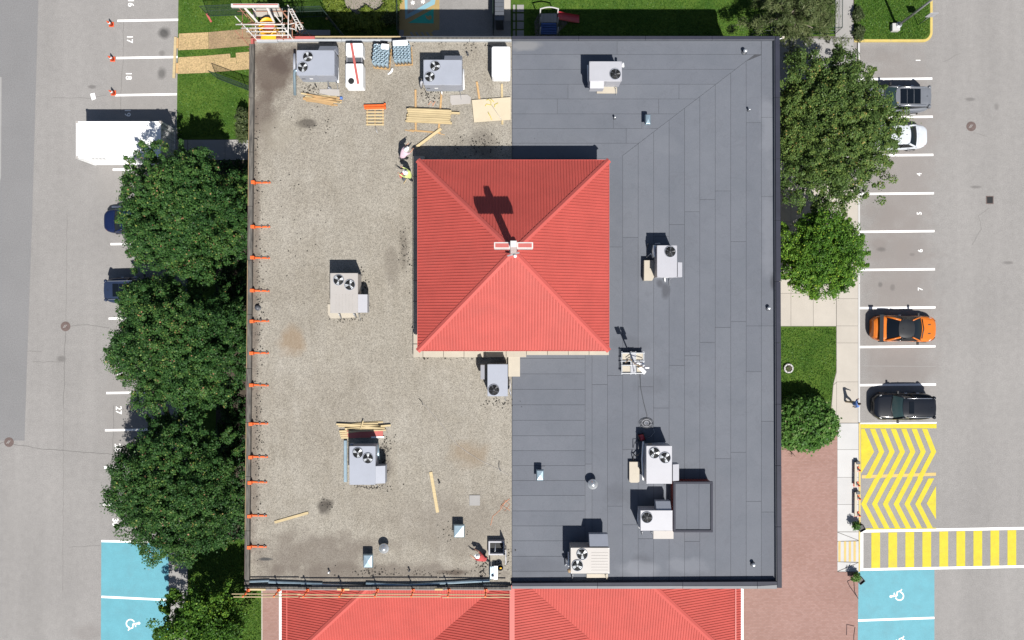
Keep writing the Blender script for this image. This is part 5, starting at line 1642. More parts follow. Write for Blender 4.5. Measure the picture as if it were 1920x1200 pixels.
# timber kerb ramp and strand boards on the lawn
tag(board('kerb_timber', (329, 69), (325.5, 146), .2, .09, .01, 'wood'), 'long pale timber laid along the kerb at the boards', 'timber')
tag(board('kerb_block', (332.5, 71), (332, 90), .16, .08, .02, 'wood_o'), 'short orange brown timber block beside the upper strand board walkway', 'timber')
tag(board('kerb_block', (332, 118), (331.5, 137), .16, .08, .02, 'wood_o'), 'short orange brown timber block beside the lower strand board walkway', 'timber')
def osb(label, pts, m='osb'):
    b = MB(); b.prism([XY(x, y, .09) for x, y in pts], .07, .09)
    b2 = b.build('strand_board', m); tag(b2, label, 'board', 'strand boards laid over the lawn')
osb('pale strand board of the upper walkway next to the kerb', [(335.5, 63), (390.5, 60.5), (391, 91.5), (334.5, 94)])
osb('weathered strand board of the upper walkway running to the scaffold', [(391, 60.3), (450, 55), (520, 50), (524, 82), (448, 87), (391.5, 92)], 'osb_d')
osb('pale strand board of the lower walkway next to the kerb', [(334.5, 107.5), (386, 104.5), (386, 136.5), (333, 138.5)])
osb('strand board of the lower walkway with a notch in its edge', [(386.5, 104.4), (431.5, 100.5), (432, 108.5), (442.5, 108), (442, 99), (530, 92), (534, 124), (386.5, 136.4)])
# shade net fences
def fence(label, pts, h=2.0, net=True, name='mesh_fence', m='fence', bay=2.4):
    q = [P(x, y, .05) for x, y in pts]
    o = thing(name, label, 'fence', q[0])
    for a, c in zip(q, q[1:]):
        L_ = (c - a).length
        n = max(1, round(L_ / bay))
        for k in range(n):
            s, e = a.lerp(c, k / n), a.lerp(c, (k + 1) / n)
            f = MB()
            for z in (.08, h):
                f.tube([s + Vector((0, 0, z)), e + Vector((0, 0, z))], .025, 6)
            f.tube([s, s + Vector((0, 0, h))], .025, 6)
            if k == n - 1:
                f.tube([e, e + Vector((0, 0, h))], .025, 6)
            f.tube([s + Vector((0, 0, h * .55)), e + Vector((0, 0, h * .55))], .015, 5)
            fo = f.build('frame', m, o)
            if net:
                f = MB(); f.grid([[s + Vector((0, 0, z)), e + Vector((0, 0, z))] for z in (.1, h - .02)]); f.build('netting', 'netting', fo)
            else:
                d = (e - s); cnt = int(d.length / .12)
                f = MB()
                for i in range(1, cnt):
                    p = s.lerp(e, i / cnt); f.tube([p + Vector((0, 0, .1)), p + Vector((0, 0, h - .02))], .008, 4, cap=False)
                f.build('bars', m, fo)
    return o
fence('green shade net fence panel left of the scaffold at the top', [(393, 31), (462, 28)])
fence('green shade net fence slanting over the lower strand board walkway', [(409, 148), (520, 190)])
fence('green shade net fence between the scaffold and the shrub ring', [(540, 34), (612, 31), (660, 90)])
tag(board('red_plank', (387, 25), (396, 41), .14, .06, .06, 'redwood'), 'reddish wooden foot plank under the green fence end', 'board')
tag(board('pale_plank', (611, 36), (617, 31), .16, .06, .06, 'wood_o'), 'short pale foot plank under the fence by the shrub ring', 'board')
# scaffold stair tower against the north wall
o = thing('scaffold', 'scaffold tower of white and rusty tubes rising beside the northwest roof corner', 'scaffold', P(550, 120, .05))
S = lambda px, py, z: P(px, py, z)
def tb(name, a, c, r, m):
    q = MB(); q.tube([a, c], r, 7); return q.build(name, m, o, True)
zt = 9.4
ux = [XY(x, 0, zt)[0] for x in (446, 471, 522, 541, 563)]
uy = [XY(0, y, zt)[1] for y in (63, 36, 12)]
for i, x in enumerate(ux[:4]):
    for j, y in enumerate(uy):
        top = zt + (.9 if j < 2 else .2) - (.4 if i == 0 else 0)
        tb('standard', Vector((x, y, .05)), Vector((x, y, top)), .032, 'white_steel' if (i + j) % 2 else 'rusty')
for z in (2.2, 4.4, 6.6, 8.6):
    for y in uy:
        tb('ledger', Vector((ux[0] - .3, y, z)), Vector((ux[3] + .2, y, z)), .028, 'rusty')
    for x in ux[:4]:
        tb('transom', Vector((x, uy[0], z - .06)), Vector((x, uy[2] + .2, z - .06)), .028, 'rusty' if x in (ux[0], ux[3]) else 'white_steel')
for k in range(4):
    yy = XY(0, 46 + k * 5.6, 9.5)[1]
    tb('guard_tube', Vector((ux[0] - .1 + .3 * k, yy, 9.5 - .1 * k)), Vector((ux[3] - .2 + .1 * k, yy, 9.5 - .1 * k)), .04, 'white_steel')
for k in range(4):
    x = ux[k % 4]
    tb('brace', Vector((x, uy[2], 2.2 + k)), Vector((x, uy[0], 5.2 + k)), .025, 'rusty')
    tb('brace', Vector((ux[0] + .2 * k, uy[2], 3 + k)), Vector((ux[2] + .3, uy[2], 6.4 + k * .8)), .025, 'rusty')
q = MB(); p, w = P(434, 11, 10.4), P(523, 11, 10.4); q.beam(p, w, .22, .2); q.build('top_beam', 'white_steel', o, bev=.01)
q = MB(); p, w = P(437, 8.5, 10.5), P(521, 8.5, 10.5); q.beam(p, w, .05, .05); q.build('top_tube', 'redwood', o)
for x, x2 in ((458, 484), (501, 515)):
    q = MB(); q.beam(P(x, 14, 10.3), P(x2, 43, 9.0), .13, .1); q.build('raking_beam', 'white_steel', o, bev=.01)
for k in range(2):
    q = MB(); q.prism([XY(x, y, 8.5) for x, y in ((474 + k * 28, 16), (501 + k * 28, 16), (501 + k * 28, 31), (474 + k * 28, 31))], 8.44, 8.5); q.build('deck_board', 'concrete', o)
q = MB(); q.prism([XY(x, y, 8.3) for x, y in ((486, 62), (534, 61), (536, 68), (484, 68))], 8.24, 8.3); q.build('deck_board', 'osb', o)
# lattice ladder on the east side
a0, a1 = P(541, 17, 10.0), P(562, 56, 9.0)
b0, b1 = a0 + Vector((.22, .02, .05)), a1 + Vector((.22, .02, .05))
q = MB(); q.tube([a0, a1], .028, 6); q.tube([b0, b1], .028, 6)
for k in range(9):
    q.tube([a0.lerp(a1, k / 8), b0.lerp(b1, (k + .5) / 8.5)], .018, 5)
q.build('lattice_girder', 'white_steel', o)
tb('standard', P(555, 40, 9.8), P(555, 58, 9.4), .045, 'white_steel'); tb('standard', P(541, 16, 10), P(540, 72, 9.6), .04, 'white_steel')
tb('guard_tube', P(540, 46, 9.6), P(553, 43, 9.6), .03, 'white_steel'); tb('guard_tube', P(540, 52, 9.6), P(553, 55, 9.6), .03, 'white_steel')
o = thing('debris_chute', 'yellow plastic debris chute hopper hung on the scaffold', 'debris chute', P(501, 60, 8.3))
c = P(500, 47, 9.2)
q = MB(); n = 18
prof = []
for k, (rx, ry, dy, z) in enumerate(((.42, .34, .1, 7.0), (.47, .4, .08, 8.2), (.5, .45, .05, 8.6), (.52, .62, -.1, 9.2), (.49, .56, -.1, 9.22), (.4, .36, .0, 8.6))):
    prof.append([(c.x + rx * math.cos(2 * math.pi * j / n), c.y + dy + ry * math.sin(2 * math.pi * j / n), z) for j in range(n + 1)])
q.grid(prof); q.build('hopper', 'yellow', o, True)
q = MB(); q.lathe((c.x, c.y + .05, 0), [(.4, 8.4), (.4, 8.45)], 18); q.build('mouth', 'redwood', o)
q = MB(); q.prism([(c.x - .5, c.y - .75), (c.x + .45, c.y - .75), (c.x + .5, c.y - .2), (c.x - .52, c.y - .2)], 8.7, 8.78); q.build('apron', 'yellow', o, bev=.02)
for k in range(3):
    q = MB(); q.lathe((c.x, c.y + .1, 0), [(.34, 5.6 - k * 1.6), (.42, 7 - k * 1.6)], 16); q.build('segment', 'yellow', o, True)
q = MB(); q.box(c.x - .55, c.y + .08, 9.25, c.x + .55, c.y + .14, 9.31); q.build('bar', 'white_steel', o)
q = MB(); q.pbox(556, 56, 619, 66, .06, .2); tag(q.build('board_stack', 'concrete_g'), 'grey board stack in the shade behind the north wall', 'boards')
# dark slatted shed and fence by the court
zt = 2.1
x0, y1 = XY(928, -40, zt); x1, y0 = XY(945, 38, zt)
o = thing('shed', 'dark grey slatted shed roof beside the painted court', 'shed', ((x0 + x1) / 2, (y0 + y1) / 2, .06))
q = MB(); q.box(x0 + .05, y0 + .05, .06, x1 - .05, y1 - .05, zt - .08); q.build('wall', 'dgrey', o)
for k in range(9):
    ya = y0 + (y1 - y0) * k / 9
    q = MB(); q.box(x0, ya, zt - .08, x1, ya + (y1 - y0) / 9 - .03, zt); q.build('roof_slat', 'grey_cap', o, bev=.01)
q = MB(); q.prism([XY(x, y, .075) for x, y in ((945.5, -60), (957, -60), (957, 39), (945.5, 39))], .05, .075); struct(q.build('path', 'concrete'))
fence('black metal railing along the east side of the painted court', [(925, -20), (925, 66)], 1.5, False)
fence('dark post and rail along the west side of the painted court', [(748, -10), (748, 66)], 1.2, False)
fence('dark green railing fence around the conifer beside the concrete walk', [(1408, 64), (1565, 64), (1566, -25)], 1.4, False)
# play structure
zt = 1.6
o = thing('play_structure', 'small play structure with blue platform and red slide in the shade', 'play structure', P(1025, 38, .06))
px = [XY(x, 0, zt)[0] for x in (1013, 1046)]
py = [XY(0, y, zt)[1] for y in (22, 39, 57)]
for x in px:
    for y in py:
        q = MB(); q.tube([(x, y, .06), (x, y, zt + .6)], .045, 8); q.build('post', 'concrete_w', o, True)
q = MB(); q.box(px[0] + .05, py[2], .7, px[1] - .05, py[1], .85); q.build('platform', 'blue_plastic', o, bev=.03)
for k in range(4):
    q = MB(); y = py[2] + .1 + k * (py[1] - py[2] - .1) / 4; q.box(px[0] + .08, y, .85 + k * .1, px[1] - .08, y + .14, .95 + k * .1); q.build('step', 'blue_plastic', o, bev=.03)
for k in range(5):
    q = MB(); w = (px[1] - px[0] - .1) / 5; q.box(px[0] + .05 + k * w, py[1] + .02, 1.2, px[0] + .04 + (k + 1) * w, py[0], 1.26); q.build('deck_board', 'concrete_g', o)
q = MB(); q.tube([(px[0] + (px[1] - px[0]) * t_, py[0] + .12 * math.sin(math.pi * t_), zt + .55) for t_ in [i / 8 for i in range(9)]], .05, 8); q.build('arch', 'concrete_w', o, True)
s0, s1 = P(1046, 30, 1.3), P(1086, 37, .25)
sd_ = MB(); rows_ = []
for k in range(9):
    t_ = k / 8
    p = s0.lerp(s1, t_); p.z = .25 + 1.05 * (1 - t_) ** 1.15
    rows_.append([p + Vector((0, v, z)) for v, z in ((.3, .16), (.27, .02), (0, 0), (-.27, .02), (-.3, .16))])
sd_.grid(rows_); sd_.build('slide', 'red_plastic', o, True)
# lamp post and sign on the island
o = thing('lamp_post', 'grey lamp post on a square concrete footing on the grass island', 'street lamp', P(1681, 50, .12))
q = MB(); q.pbox(1673.5, 43, 1688, 57, .1, .5); q.build('footing', 'concrete_w', o, bev=.03)
c = ORG[o.name]
q = MB(); q.tube([(c.x, c.y, .5), (c.x, c.y, 6.6)], .1, 10, .06); q.build('pole', 'steel', o, True)
q = MB(); q.lathe((c.x, c.y, .5), [(.22, 0), (.22, .04), (.12, .08)], 14); q.build('base_plate', 'steel', o)
q = MB(); q.tube([(c.x, c.y, 6.55), (c.x + .35, c.y + .02, 6.65)], .04, 8); q.build('arm', 'steel', o, True)
q = MB(); q.box(c.x + .3, c.y - .2, 6.55, c.x + .85, c.y + .2, 6.72); q.build('lamp_head', 'dgrey', o, bev=.04)
o = thing('sign_post', 'thin grey sign post leaning view beside the lamp post', 'sign', P(1721, 47, .12))
o['label'] = 'thin grey sign post near the yellow kerb of the grass island'
c = ORG[o.name]
q = MB(); q.tube([(c.x, c.y, .1), (c.x, c.y, 2.4)], .03, 8); q.build('post', 'steel', o, True)
q = MB(); q.box(c.x - .3, c.y - .015, 1.7, c.x + .3, c.y + .015, 2.5); q.build('panel', 'unit_w', o, bev=.005)
# planter ring in the grass
o = thing('planter_ring', 'octagonal pale stone ring planted with dry grass on the lawn', 'planter', P(1477.5, 690.5, .1))
c = ORG[o.name]; w = LN(9.3)
for k in range(8):
    a0_, a1_ = 2 * math.pi * (k - .46) / 8, 2 * math.pi * (k + .46) / 8
    q = MB(); q.prism([(c.x + r * math.cos(a), c.y + r * math.sin(a)) for r, a in ((w, a0_), (w, a1_), (w * .7, a1_), (w * .7, a0_))], .1, .3); q.build('stone', 'concrete_w', o, bev=.02)
q = MB(); q.lathe(c, [(w * .7, .0), (w * .68, .12), (.05, .16)], 16); q.build('soil', 'soil', o)
# black planters, cones and plank barricades along the walk
def planter(label, px, py, rot):
    c = P(px, py, .12)
    o = thing('planter', label, 'planter', c, 'black planters beside the crossing')
    q = MB(); vs = []
    s0_, s1_ = .17, .26
    for s, z in ((s0_, 0), (s1_, .75), (s1_ - .05, .75), (s1_ - .05, .62)):
        for k in range(4):
            a = rot + math.pi / 4 + k * math.pi / 2
            vs.append((c.x + s * 1.3 * math.cos(a), c.y + s * 1.3 * math.sin(a), .12 + z))
    fs = [(3, 2, 1, 0)] + [(i * 4 + k, i * 4 + (k + 1) % 4, (i + 1) * 4 + (k + 1) % 4, (i + 1) * 4 + k) for i in range(3) for k in range(4)] + [(12, 13, 14, 15)]
    q.raw(vs, fs); q.build('tub', 'black', o, bev=.02)
    return o
planter('black square planter tub at the upper edge of the crossing', 1608, 986, .5)
planter('black square planter tub at the lower edge of the crossing by the pale blue bay', 1606.5, 1083, .7)
for k, (x, y) in enumerate(((1605, 879), (1603.5, 907), (1605.5, 932), (1605, 963))):
    cone(('uppermost cone on the white pavement next to the yellow hatching', 'second cone from the top on the white pavement, foot of the upper plank', 'third cone from the top on the white pavement, head of the lower plank', 'lowest cone on the white pavement, just above the black planter')[k], x, y, group='cones on the pavement by the hatching').location.z = .125
for k, (y0_, y1_) in enumerate(((867, 912), (923, 968))):
    q = MB(); q.beam(P(1605, y0_, .42), P(1604.5, y1_, .42), .2, .05); q.beam(P(1606, y0_ + 2, .2), P(1605, y0_ + 2, .42), .05, .05)
    o = thing('plank_barrier', ('upper pale plank barrier held by two cones on the pavement', 'lower pale plank barrier held by two cones on the pavement')[k], 'barrier', P(1605, (y0_ + y1_) / 2, .12), 'plank barriers on the pavement')
    q.build('plank', 'cream', o, bev=.01)
    for yy in (y0_ + 3, y1_ - 3):
        q = MB(); c = P(1605, yy, .12); q.box(c.x - .12, c.y - .03, .12, c.x + .12, c.y + .03, .4); q.build('leg', 'wood_o', o)
    q = MB(); c = P(1605.5, y0_ - .5, .12); q.box(c.x - .14, c.y - .1, .12, c.x + .14, c.y + .12, .5); q.build('weight', 'dgrey', o, bev=.02)
q = MB(); q.tube([P(x, y, z) for x, y, z in ((1601, 1090, .3), (1602, 1108, .9), (1606, 1117, .9), (1609, 1122, .2))], .025, 8)
tag(q.build('handrail', 'black', None, True), 'short black bent handrail on the brick paving near the pale blue bay', 'handrail')
q = MB(); q.tube([P(x, y, z) for x, y, z in ((1603, 1176, .2), (1601, 1190, .9), (1600.5, 1210, .9))], .025, 8)
tag(q.build('handrail', 'black', None, True), 'black handrail at the bottom edge of the picture on the brick paving', 'handrail')

# ============================================================ CARS
def car(label, px, py, rot, paint, L_=4.6, W=1.85, Ht=1.45, kind='sedan', roof=None, sun=None, rails=False, group='cars parked in the stalls'):
    root = thing('parked_car', label, 'car', (0, 0, 0), group)
    hw = W / 2
    suv = kind == 'suv'
    sport = kind == 'sport'
    zb_f, zb_c, zb_r = (.92, 1.08, 1.05) if suv else ((.70, .92, .98) if sport else (.74, .96, 1.0))
    def wid(u):
        a = abs(u)
        w = 1 - .06 * a ** 3 - (.12 if u > 0 else .10) * a ** 6 - (.22 if u > 0 else .2) * a ** 14
        if sport:
            w *= 1 - .05 * max(0, 1 - (u / .45) ** 2) * 1.0
        return hw * w
    def belt(u):
        if u > .35:
            t = (u - .35) / .65
            return zb_c + (zb_f - zb_c) * t ** 1.25 - .22 * max(0, t - .8) ** 1.2 * 3
        if u < -.45:
            t = (-u - .45) / .55
            return zb_c + (zb_r - zb_c) * t - .35 * max(0, t - .82) * 1.5
        return zb_c
    def top(x, y, off=0.0):
        u = max(-1, min(1, 2 * x / L_))
        w = wid(u)
        return belt(u) + .05 * (1 - min(1, abs(y) / (w * .95)) ** 2) - .06 * max(0, abs(y) / w - .8) / .2 + off
    us = [-1, -.985, -.95, -.9, -.82, -.72, -.6, -.48, -.36, -.24, -.12, 0, .12, .24, .36, .48, .6, .7, .8, .87, .93, .97, .99, 1]
    rows_ = []
    for u in us:
        w = wid(u); x = u * L_ / 2; zb = belt(u)
        ring = [(-.9, .2), (-.97, .3), (-1, .5), (-1, .62), (-.975, zb - .16), (-.93, zb - .06)]
        pts = [(x, w * f, z) for f, z in ring]
        pts += [(x, w * f, top(x, w * f)) for f in (-.86, -.7, -.45, -.2, 0, .2, .45, .7, .86)]
        pts += [(x, -w * f, z) for f, z in reversed(ring)]
        rows_.append(pts)
    q = MB(); q.grid(rows_)
    n = len(rows_[0])
    q.face(list(reversed(rows_[0]))); q.face(rows_[-1])
    q.face([rows_[0][0], rows_[-1][0], rows_[-1][-1], rows_[0][-1]])
    body = q.build('body', paint, root, True, weld=True)
    m = body.modifiers.new('edge', 'EDGE_SPLIT'); m.split_angle = R(50)
    # cabin: belt and roof corners
    if suv:
        xf, rf, rr, xr = .20 * L_, .06 * L_, -.42 * L_, -.485 * L_
    elif sport:
        xf, rf, rr, xr = .24 * L_, .06 * L_, -.12 * L_, -.31 * L_
    else:
        xf, rf, rr, xr = .22 * L_, .07 * L_, -.17 * L_, -.33 * L_
    zr = Ht
    wr = hw * (.70 if not sport else .62)
    def wb(x):
        return wid(2 * x / L_) * .90
    def patch(name, c00_, c01_, c10_, c11_, bulge, axis, m, nn=8, lift=0.0, par=None):
        """c00..c01 runs along the lower edge, c10..c11 along the upper one"""
        pts = []
        for i in range(nn + 1):
            s = i / nn
            a, c = Vector(c00_).lerp(Vector(c10_), s), Vector(c01_).lerp(Vector(c11_), s)
            row = []
            for j in range(nn + 1):
                t = j / nn
                p = a.lerp(c, t)
                k = 4 * t * (1 - t)
                p += Vector(axis) * (bulge * k) + Vector((0, 0, lift + .02 * k * (4 * s * (1 - s))))
                row.append(p)
            pts.append(row)
        q = MB(); q.grid(pts)
        return q.build(name, m, par or root, True)
    zf, zq = top(xf, 0) - .02, top(xr, 0) - .02
    patch('windscreen', (xf, -wb(xf), zf - .05), (xf, wb(xf), zf - .05), (rf, -wr, zr - .03), (rf, wr, zr - .03), .16, (1, 0, .02), 'glass_t' if not sport else 'glass')
    patch('rear_window', (xr, wb(xr), zq - .05), (xr, -wb(xr), zq - .05), (rr, wr, zr - .04), (rr, -wr, zr - .04), .12, (-1, 0, .02), 'glass')
    for s in (1, -1):
        patch('side_window', (xf, s * wb(xf), zf - .05), (xr, s * wb(xr), zq - .05), (rf, s * wr, zr - .03), (rr, s * wr, zr - .04), .05, (0, s, 0), 'glass')
        for (a, c, w) in (((xf + .02, s * (wb(xf) + .005), zf - .03), (rf + .02, s * (wr + .01), zr - .005), .055), ((xr, s * (wb(xr) + .005), zq - .03), (rr, s * (wr + .01), zr - .01), .075 if not suv else .13),
                          ((-.08 * L_, s * (wb(0) + .035), zb_c + .02), (-.09 * L_, s * (wr + .045), zr - .02), .04)):
            q = MB(); q.tube([a, Vector(a).lerp(Vector(c), .5) + Vector((0, s * .015, .01)), c], w, 6); q.build('pillar', paint if w != .04 else 'black', root, True)
    # roof skin
    pts = []
    for i in range(11):
        t = i / 10
        x = rf + .05 + (rr - .05 - rf - .05) * t
        row = []
        for j in range(11):
            v = -1 + 2 * j / 10
            wv = (wr + .035) * (1 + .03 * math.sin(math.pi * t))
            xx = x + (.14 * (1 - v * v) * (1 - t) - .10 * (1 - v * v) * t)
            row.append((xx, v * wv, zr - .05 * abs(v) ** 4 + .035 * math.sin(math.pi * min(1, max(0, t))) - .02))
        pts.append(row)
    q = MB(); q.grid(pts); rs = q.build('roof', roof or paint, root, True)
    if sun:
        u0, u1, wv, split = sun
        k = 1 if split < 2 else split
        for i in range(k):
            xa = rf + (rr - rf) * (u0 + (u1 - u0) * i / k) - .012; xb = rf + (rr - rf) * (u0 + (u1 - u0) * (i + 1) / k) + .012
            q = MB(); q.prism([(xa, -wv * wr), (xb, -wv * wr), (xb, wv * wr), (xa, wv * wr)], zr - .01, zr + .024); q.build('sunroof', 'glass', root, bev=.01)
    if rails:
        for s in (1, -1):
            q = MB(); q.tube([(rf - .1, s * (wr - .02), zr - .01), (rf - .2, s * (wr - .02), zr + .045), (rr + .25, s * (wr - .02), zr + .045), (rr + .12, s * (wr - .02), zr - .01)], .022, 6); q.build('roof_rail', 'chrome', root, True)
    q = MB(); q.tube([(rr + .2, 0, zr + .005), (rr + .12, 0, zr + .07)], .018, 6, .008); q.build('antenna', 'black', root)
    # bonnet and boot lid lie as their own skins on the body
    def skin_patch(name, xa, xb, fy, m, off=.009):
        pts = []
        for i in range(9):
            x = xa + (xb - xa) * i / 8
            row = []
            for j in range(9):
                v = -1 + 2 * j / 8
                xx = x + (.12 * (1 - v * v) if xa > 0 else -.05 * (1 - v * v)) * (1 if i else .6)
                xx = max(-L_ / 2 * .985, min(L_ / 2 * .985, xx))
                y = v * fy * wid(2 * xx / L_)
                row.append((xx, y, top(xx, y, off)))
            pts.append(row)
        q = MB(); q.grid(pts); return q.build(name, m, root, True)
    skin_patch('bonnet', xf + .1, L_ * .43, .74, paint)
    if not suv:
        skin_patch('boot_lid', xr - .12, -L_ * .47, .68, paint)
    for s in (1, -1):
        y = s * wid(.88) * .72
        q = MB(); q.tube([(L_ * .452, s * wid(.9) * .62, belt(.9) - .09), (L_ * .43, s * wid(.88) * .84, belt(.86) - .06), (L_ * .385, s * wid(.8) * .93, belt(.78) - .05)], .062, 7, .04); q.build('headlight', 'lamp', root, True)
        q = MB()
        if suv:
            q.tube([(-L_ * .47, s * wid(-.95) * .83, 1.12), (-L_ * .475, s * wid(-.95) * .9, .9)], .06, 7)
        else:
            q.tube([(-L_ * .472, s * wid(-.95) * .6, zb_r - .1), (-L_ * .455, s * wid(-.92) * .9, zb_r - .1)], .06, 7)
        q.build('tail_light', 'tail', root, True)
        q = MB(); mx, my = xf - .28, s * (wb(xf) + .12)
        q.obox((mx, s * (hw + .07), zb_c + .08), (.14, .24, .15)); q.beam((mx, my - s * .05, zb_c + .02), (mx, s * (hw + .02), zb_c + .06), .05, .04)
        q.build('mirror', 'black' if sport or suv else paint, root, bev=.03)
        for f in ((.0, -.2) if not sport else (-.07,)):
            q = MB(); q.beam((f * L_, s * (hw + .005), zb_c - .12), (f * L_ - .2, s * (hw + .005), zb_c - .12), .03, .03); q.build('door_handle', 'chrome', root)
        for f in (.31, -.3):
            q = MB(); q.tube([(f * L_, s * (hw - .2), .335), (f * L_, s * (hw + .008), .335)], .335, 22)
            ty = q.build('wheel', 'tyre', root, False, bev=.02)
            q = MB(); q.tube([(f * L_, s * (hw - .02), .335), (f * L_, s * (hw + .016), .335)], .22, 16); q.build('rim', 'rim', ty)
    q = MB(); q.tube([(L_ * .49, -hw * .35, .5), (L_ * .497, 0, .5), (L_ * .49, hw * .35, .5)], .09, 7); q.build('grille', 'black', root, True)
    q = MB(); q.obox((-L_ * .497, 0, .62), (.02, .5, .12)); q.build('number_plate', 'white_paint', root)
    q = MB(); q.tube([(xf + .07, -wb(xf) * .8, zf + .0), (xf + .19, 0, zf + .015), (xf + .07, wb(xf) * .8, zf + .0)], .04, 6); q.build('wiper_cowl', 'black', root, True)
    if sport:
        q = MB(); q.beam((-L_ * .405, -hw * 1.02, 1.2), (-L_ * .405, hw * 1.02, 1.2), .3, .03)
        for s in (1, -1):
            q.obox((-L_ * .405, s * hw * 1.0, 1.15), (.36, .03, .2)); q.beam((-L_ * .40, s * hw * .55, .95), (-L_ * .405, s * hw * .55, 1.2), .1, .04)
        q.build('spoiler', 'carbon', root, bev=.01)
        for s in (1, -1):
            q = MB(); q.obox((L_ * .375, s * .33, top(L_ * .375, .33) + .012), (.2, .07, .03)); q.build('bonnet_vent', 'black', root)
        q = MB(); q.obox((rf + .13, 0, zr - .075), (.1, .8, .012), Matrix.Rotation(R(24), 3, 'Y')); q.build('sun_strip', 'lamp', root)
        q = MB(); q.tube([(-L_ * .475, s * .0, .3), (-L_ * .5, 0, .3)], .05, 8)
        q.build('exhaust', 'black', root)
    if suv:
        q = MB(); q.beam((rr - .05, -wr * .8, zr - .03), (rr - .05, wr * .8, zr - .03), .16, .03); q.build('rear_spoiler', paint, root, bev=.01)
        q = MB(); q.tube([(L_ * .465, -hw * .62, .74), (L_ * .485, -hw * .3, .76), (L_ * .49, 0, .76), (L_ * .485, hw * .3, .76), (L_ * .465, hw * .62, .74)], .03, 6); q.build('chrome_bar', 'chrome', root, True)
    c = P(px, py, 0)
    root.location = c
    root.rotation_euler = (0, 0, rot)
    return root
car('orange sports coupe with black roof and big rear spoiler', 1687, 616, R(-1), 'car_orange', 4.72, 1.98, 1.36, 'sport', roof='carbon')
car('black estate SUV with small sunroof parked above the yellow hatching', 1684, 760, R(180), 'car_black', 4.35, 2.0, 1.68, 'suv', sun=(.12, .30, .62, 1), rails=True)
car('grey SUV with panoramic glass roof half hidden by the olive tree', 1672, 192, R(180), 'car_grey', 4.7, 1.95, 1.64, 'suv', sun=(.06, .72, .80, 3), rails=True)
car('silver white sedan parked below the grey SUV', 1667, 261, R(180.5), 'car_white', 4.7, 1.84, 1.43, 'sedan')
car('navy SUV with glass sunroof parked between two leafy trees', 268, 545, R(1), 'car_navy', 4.65, 1.95, 1.66, 'suv', sun=(.35, .78, .68, 2), rails=True)
car('dark blue sedan almost hidden under the uppermost big maple', 266, 417, R(0), 'car_blue', 4.7, 1.85, 1.43, 'sedan')

